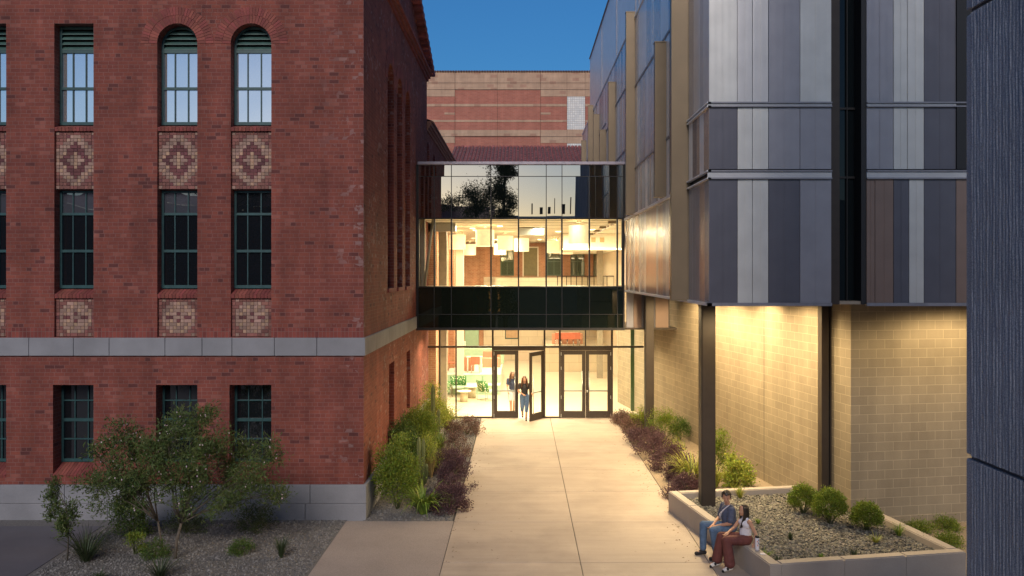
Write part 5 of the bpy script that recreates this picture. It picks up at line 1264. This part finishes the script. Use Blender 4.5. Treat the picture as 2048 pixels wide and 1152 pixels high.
for s in 'LR':
    m.cap(J['chs']+V((0, .08 if s == 'L' else -.08, .065)), J['sh'+s], .075, .068); m.cap(J['sh'+s], J['sh'+s].lerp(J['el'+s], .82), .066, .062)
fused(m, 'shirt', M_shirt, man)
m = MB(); m.ell(J['pel']+V((0, 0, -.01)), (.15, .18, .105))
for s in 'LR': limbs(m, [J['hp'+s], J['kn'+s], J['an'+s]+V((0, 0, .05))], [.105, .078, .066])
fused(m, 'jeans', M_jean, man)
m = MB()
for k in range(230):     # tousled hair locks
    a = random.uniform(0, 6.28); t_ = random.uniform(0, 1.75); p = V((math.sin(t_)*math.cos(a)*.098, math.sin(t_)*math.sin(a)*.084, math.cos(t_)*.102+.04))
    if p.x > .03 and p.z < .09: continue
    if p.z < .02 and abs(p.y) > .05 and p.x > -.01: continue
    q = p*1.12+V((random.uniform(-.02, .02), random.uniform(-.02, .02), random.uniform(-.028, .012))); m.cap(h(*p), h(*q), .017, .009)
hairy(m, 'hair', M_hairb, man)
for s in 'LR': mm = MB(); shoe(mm, J['an'+s]+V((0, 0, -.045)), V((.95, .25 if s == 'L' else 0, 0))); fused(mm, 'shoe', M_blk, man)
m = MB(); ps = [J['sh'+'R']+V((.0, .075, .075)), J['chs']+V((.10, -.07, .11)), J['chs']+V((.145, .01, .03)), J['chs']+V((.14, .08, -.07)), J['wst']+V((.12, .13, .02))]
# camera-side strap runs from his left shoulder down to the right hip
ps = [V((-.02, .12, .555)), V((.07, .115, .545)), V((.15, .05, .45)), V((.175, -.02, .36)), V((.16, -.10, .26)), V((.10, -.165, .19))]
vs = []
for i, p in enumerate(ps): vs += [p+V((.012, .036, .016)), p+V((.012, -.036, -.016)), p+V((-.012, .036, .016)), p+V((-.012, -.036, -.016))]
fs = []
for i in range(len(ps)-1): b = 4*i; c = b+4; fs += [(b, c, c+1, b+1), (b+2, b+3, c+3, c+2), (b, b+2, c+2, c), (b+1, c+1, c+3, b+3)]
m.mesh(vs, fs, 0, True); m.build('strap', M_wtop, man, local=True)

# --- seated woman beside him
sp = seat_pt(15.33)
wo = thing('person', 'seated woman with long dark hair in white sleeveless top and maroon trousers', 'person', (sp.x, sp.y, .46), ang)
J = dict(pel=V((.0, 0, .10)), chs=V((-.01, 0, .36)), nk=V((.005, -.005, .48)), hd=V((.035, -.01, .60)),
         shL=V((-.02, .145, .42)), shR=V((-.0, -.145, .43)), elL=V((-.10, .22, .22)), elR=V((.16, -.16, .24)), wrL=V((-.06, .24, .05)), wrR=V((.34, -.02, .20)),
         hpL=V((.02, .08, .075)), hpR=V((.02, -.08, .075)), knL=V((.42, .10, .10)), knR=V((.45, .02, .19)), anL=V((.38, .14, ZS+.10)), anR=V((.55, .16, -.20)))
J['anR'] = V((.50, -.14, ZS+.10)); J['knR'] = V((.44, -.08, .12))
m = MB(); m.ell(J['pel'], (.11, .15, .10)); m.cap(J['pel'], J['chs'], .095, .10); m.ell(J['chs'], (.085, .135, .12)); m.cap(J['chs'], J['nk'], .07, .042); m.cap(J['nk'], J['hd'], .04, .04)
for s in 'LR':
    m.cap(J['chs']+V((0, .07 if s == 'L' else -.07, .055)), J['sh'+s], .045, .042); limbs(m, [J['sh'+s], J['el'+s], J['wr'+s]], [.04, .03, .022]); limbs(m, [J['hp'+s], J['kn'+s], J['an'+s]], [.08, .05, .034]); m.cap(J['an'+s]+V((0, 0, -.03)), J['an'+s]+V((.12, 0, -.05)), .03, .027)
hand(m, J['wrL'], V((.35, .25, -.55)), V((.7, -.6, 0)), .85, .3, 1); hand(m, J['wrR'], V((.8, .3, -.4)), V((.3, -1, 0)), .85, .7, -1)
h = head(m, J['hd'], R(8), R(-2), .88); fused(m, 'body', M_skin2, wo, .0065); face_bits(h, wo, .88)
m = MB(); m.cap(J['pel']+V((0, 0, .07)), J['chs'], .112, .112); m.ell(J['chs']+V((.01, 0, .0)), (.105, .145, .115)); m.ell(J['chs']+V((.06, .06, .02)), (.06, .06, .06)); m.ell(J['chs']+V((.06, -.06, .02)), (.06, .06, .06))
for s in (-1, 1): m.cap(J['chs']+V((0, s*.085, .05)), J['nk']+V((0, s*.07, -.015)), .05, .035)
fused(m, 'top', M_wtop, wo)
m = MB(); m.ell(J['pel']+V((0, 0, -.01)), (.135, .165, .10))
for s in 'LR': limbs(m, [J['hp'+s], J['kn'+s], J['an'+s]+V((0, 0, .05))], [.10, .088, .10])
fused(m, 'trousers', M_maroon, wo)
m = MB(); m.ell(h(-.022, 0, .042), (.098*.88, .087*.88, .10*.88), None)
for k in range(46):
    a = R(70)+R(220)*k/45; x0 = math.cos(a)*.085; y0 = math.sin(a)*.08; L = random.uniform(.26, .34)
    if x0 > .03: continue
    p0 = h(x0, y0, .06); p1 = h(x0*1.1-.01, y0*1.15, -.06); p2 = h(x0*1.0-.03, y0*1.05, -L); m.cap(p0, p1, .022, .022); m.cap(p1, p2, .022, .012)
for k in range(5): m.cap(h(.02, .08, -.0), h(.04, .085, -.12), .018, .018); m.cap(h(.04, .085, -.12), h(.07+.01*k, .07, -.33), .018, .01)
hairy(m, 'hair', M_hairb, wo)
for s in 'LR':
    mm = MB(); shoe(mm, J['an'+s]+V((0, 0, -.045)), V((.95, .3, 0)), .24); o = fused(mm, 'sneaker', M_shoe, wo)
    a = J['an'+s]; m2 = MB(); m2.cap(a+V((.06, -.035, -.035)), a+V((.06, .05, -.035)), .026, .026); m2.cap(a+V((.13, .03, -.07)), a+V((.15, .05, -.07)), .03, .026); m2.build('shoe_patch', M_blk, o, local=True)
    MB().cap(a+V((0, 0, -.02)), a+V((0, 0, .06)), .034, .034).build('sock', M_wtop, wo, local=True)

# bottle on the wall
q = seat_pt(14.93)
bt = thing('water_bottle', 'white tumbler bottle with dark lid and small stickers on the planter wall', 'bottle', (q.x+.03, q.y, .46))
MB().lathe((0, 0, 0), [(.034, 0), (.038, .01), (.038, .215), (.034, .225)], 20).build('flask', M_wtop, bt, local=True)
MB().lathe((0, 0, .226), [(.036, 0), (.036, .03), (.02, .034)], 18).build('lid', M_blk, bt, local=True)
m = MB()
for a0, z, c in ((-1.9, .15, 0), (-1.5, .12, 1), (-1.75, .08, 0), (-1.3, .17, 1)):
    for i in range(3):
        a, b = a0+i*.12, a0+(i+1)*.12; m.mesh([(.039*math.cos(t_), .039*math.sin(t_), z+dz) for t_, dz in ((a, 0), (b, 0), (b, .03), (a, .03))], [(0, 1, 2, 3)], c)
m.build('stickers', [M_red, M_navy], bt, local=True)
q = seat_pt(14.72); o = MB().bbox((q.x-.02, q.y-.05, .462), (q.x+.07, q.y+.03, .47), 0, .003).build('phone', M_wtop); tag(o, 'pale phone lying flat on the planter wall beyond the bottle', 'phone')

# --- standing / walking figures (local x forward)
def walker(label, loc, rz, skin, top_m, leg_m, hair_m, J, sleeve=.55, leglen=1.0, k=1.0, yaw=0, hairL=.3, shoe_m=M_blk, hands=(0, 0)):
    t = thing('person', label, 'person', loc, rz); m = MB()
    m.ell(J['pel'], (.105, .155, .12)); m.cap(J['pel'], J['chs'], .10, .115); m.ell(J['chs'], (.10, .15, .15)); m.cap(J['chs'], J['nk'], .08, .05); m.cap(J['nk'], J['hd'], .045, .042)
    for s in 'LR':
        sg = 1 if s == 'L' else -1
        m.cap(J['chs']+V((0, sg*.07, .09)), J['sh'+s], .05, .045); limbs(m, [J['sh'+s], J['el'+s], J['wr'+s]], [.043, .034, .024]); limbs(m, [J['hp'+s], J['kn'+s], J['an'+s]], [.088, .055, .037]); m.cap(J['an'+s]+V((0, 0, -.03)), J['an'+s]+V((.13, 0, -.045)), .032, .028)
        hand(m, J['wr'+s], (J['wr'+s]-J['el'+s])+V((.05, 0, 0)), V((1, 0, .2)) if hands[0 if s == 'L' else 1] == 0 else V((0, 1, 0)), .9, .5, sg)
    h = head(m, J['hd'], yaw, 0, .95); fused(m, 'body', skin, t); face_bits(h, t, .95)
    m = MB(); m.cap(J['pel']+V((0, 0, .06)), J['chs'], .125, .13); m.ell(J['chs'], (.115, .163, .155)); m.cap(J['chs']+V((0, 0, .09)), J['nk']+V((0, 0, -.05)), .09, .06)
    for s in 'LR': m.cap(J['chs']+V((0, .07 if s == 'L' else -.07, .085)), J['sh'+s], .065, .06); m.cap(J['sh'+s], J['sh'+s].lerp(J['el'+s], sleeve), .058, .056)
    fused(m, 'top', top_m, t)
    m = MB(); m.ell(J['pel']+V((0, 0, -.01)), (.125, .172, .125))
    for s in 'LR':
        if leglen > 1: limbs(m, [J['hp'+s], J['kn'+s], J['kn'+s].lerp(J['an'+s], leglen-1)], [.108, .078, .062])
        else: m.cap(J['hp'+s], J['hp'+s].lerp(J['kn'+s], leglen), .108, .09)
    fused(m, 'shorts', leg_m, t)
    m = MB(); m.ell(h(-.022, 0, .045), (.105*.95, .09*.95, .104*.95), None)
    for q_ in range(40):
        a = R(62)+R(236)*q_/39; x0 = math.cos(a)*.09; y0 = math.sin(a)*.085; L = random.uniform(.8, 1.05)*hairL; p0 = h(x0, y0, .05); p1 = h(x0*1.1, y0*1.25, -.08); p2 = h(x0*1.1+.02, y0*1.5, -L); m.cap(p0, p1, .024, .026); m.cap(p1, p2, .026, .013)
    hairy(m, 'hair', hair_m, t)
    for s in 'LR': mm = MB(); shoe(mm, J['an'+s]+V((0, 0, -.05)), V((1, 0, 0))); fused(mm, 'shoe', shoe_m, t)
    return t
J = dict(pel=V((0, 0, .93)), chs=V((.03, 0, 1.22)), nk=V((.05, 0, 1.40)), hd=V((.08, 0, 1.53)), shL=V((.03, .17, 1.34)), shR=V((.05, -.17, 1.34)), elL=V((.14, .20, 1.10)), elR=V((.10, -.23, 1.10)), wrL=V((.36, .27, 1.05)), wrR=V((.30, -.05, 1.0)),
         hpL=V((0, .08, .88)), hpR=V((0, -.08, .88)), knL=V((.14, .08, .50)), knR=V((.03, -.09, .48)), anL=V((.13, .06, .10)), anR=V((-.20, -.07, .17)))
walker('walking woman in black tee and blue denim pushing open the glass door', (sx(1050)-.02, 30.80, 0), R(-90), M_skin2, M_blk, M_jean, M_hairbr, J, leglen=1.35, hairL=.3)
J = dict(pel=V((0, 0, .93)), chs=V((.02, 0, 1.22)), nk=V((.03, 0, 1.42)), hd=V((.05, 0, 1.55)), shL=V((.0, .17, 1.36)), shR=V((.02, -.17, 1.36)), elL=V((-.06, .21, 1.10)), elR=V((.08, -.21, 1.10)), wrL=V((.03, .22, .88)), wrR=V((.24, -.2, .93)),
         hpL=V((0, .08, .88)), hpR=V((0, -.08, .88)), knL=V((.02, .08, .49)), knR=V((.17, -.08, .50)), anL=V((-.13, .07, .12)), anR=V((.15, -.07, .10)))
walker('second person in navy top and pale shorts walking behind the closed door leaf', (sx(1024)-.0, 32.0, 0), R(-80), M_skin2, M_navy, M_wtop, M_hairbr, J, leglen=.7, hairL=.26)

# ================================================================== LAMPS
WARM = (1, .74, .40)
def downlight(x, y, z, e, label, cone=172, size=.14, r=.08):
    t = thing('downlight', label, 'light', (x, y, z), group='downlights under the overhangs')
    MB().lathe((0, 0, -.012), [(r, 0), (r+.02, 0), (r+.02, .012), (r, .012)], 20, cap=False).build('trim', M_steel, t, local=True)
    MB().lathe((0, 0, -.008), [(.0001, 0), (r, 0)], 20, cap=False).build('lens', M_leddisc, t, local=True)
    l = lamp('downlight_lamp', 'SPOT', (0, 0, -.03), e, WARM, size, None, .35, cone); l.parent = t
DL = [(5.7, 21.3, 200), (4.85, 25.4, 290), (4.75, 16.8, 210), (9.7, 16.6, 280), (4.0, 22.9, 560), (4.0, 19.4, 540), (6.0, 19.2, 130), (5.2, 23.4, 170)]  # last two are added lamps that widen the wash on the block wall
for i, (x, y, e) in enumerate(DL): downlight(x, y, MZ-.002, e, ['soffit downlight washing the block wall hot spot', 'soffit downlight near the far column', 'soffit downlight by the planter column', 'soffit downlight at the pier edge', 'soffit downlight over the plum shrubs', 'soffit downlight midway over the walk edge', 'added downlight broadening the block wall wash beside the open column', 'added downlight broadening the block wall wash over the round leaved shrub'][i])
for i, x in enumerate((-2.4, -.6, 1.2, 2.9)): downlight(x, 29.0, 3.60, 190, ['first', 'second', 'third', 'fourth'][i]+' downlight from the left under the bridge', cone=150)
# interior lamps (those the ceiling discs and drums stand for)
IC = (1, .85, .58)
for x, y, e in ((-2, 34, 170), (1.2, 34, 170), (-1.5, 40, 210), (2.5, 38, 180), (-1.5, 46.5, 250), (2, 47, 190)):
    lamp('ceiling_lamp', 'AREA', (x, y, 7.4), e, IC, 1.2)
for x, y, e in ((-2, 29.3, 14), (1.8, 29.3, 14)): lamp('bridge_lamp', 'AREA', (x, y, 7.4), e, IC, .8)
lamp('threshold_lamp', 'AREA', (0, 32.4, 4.6), 330, IC, 1.5)
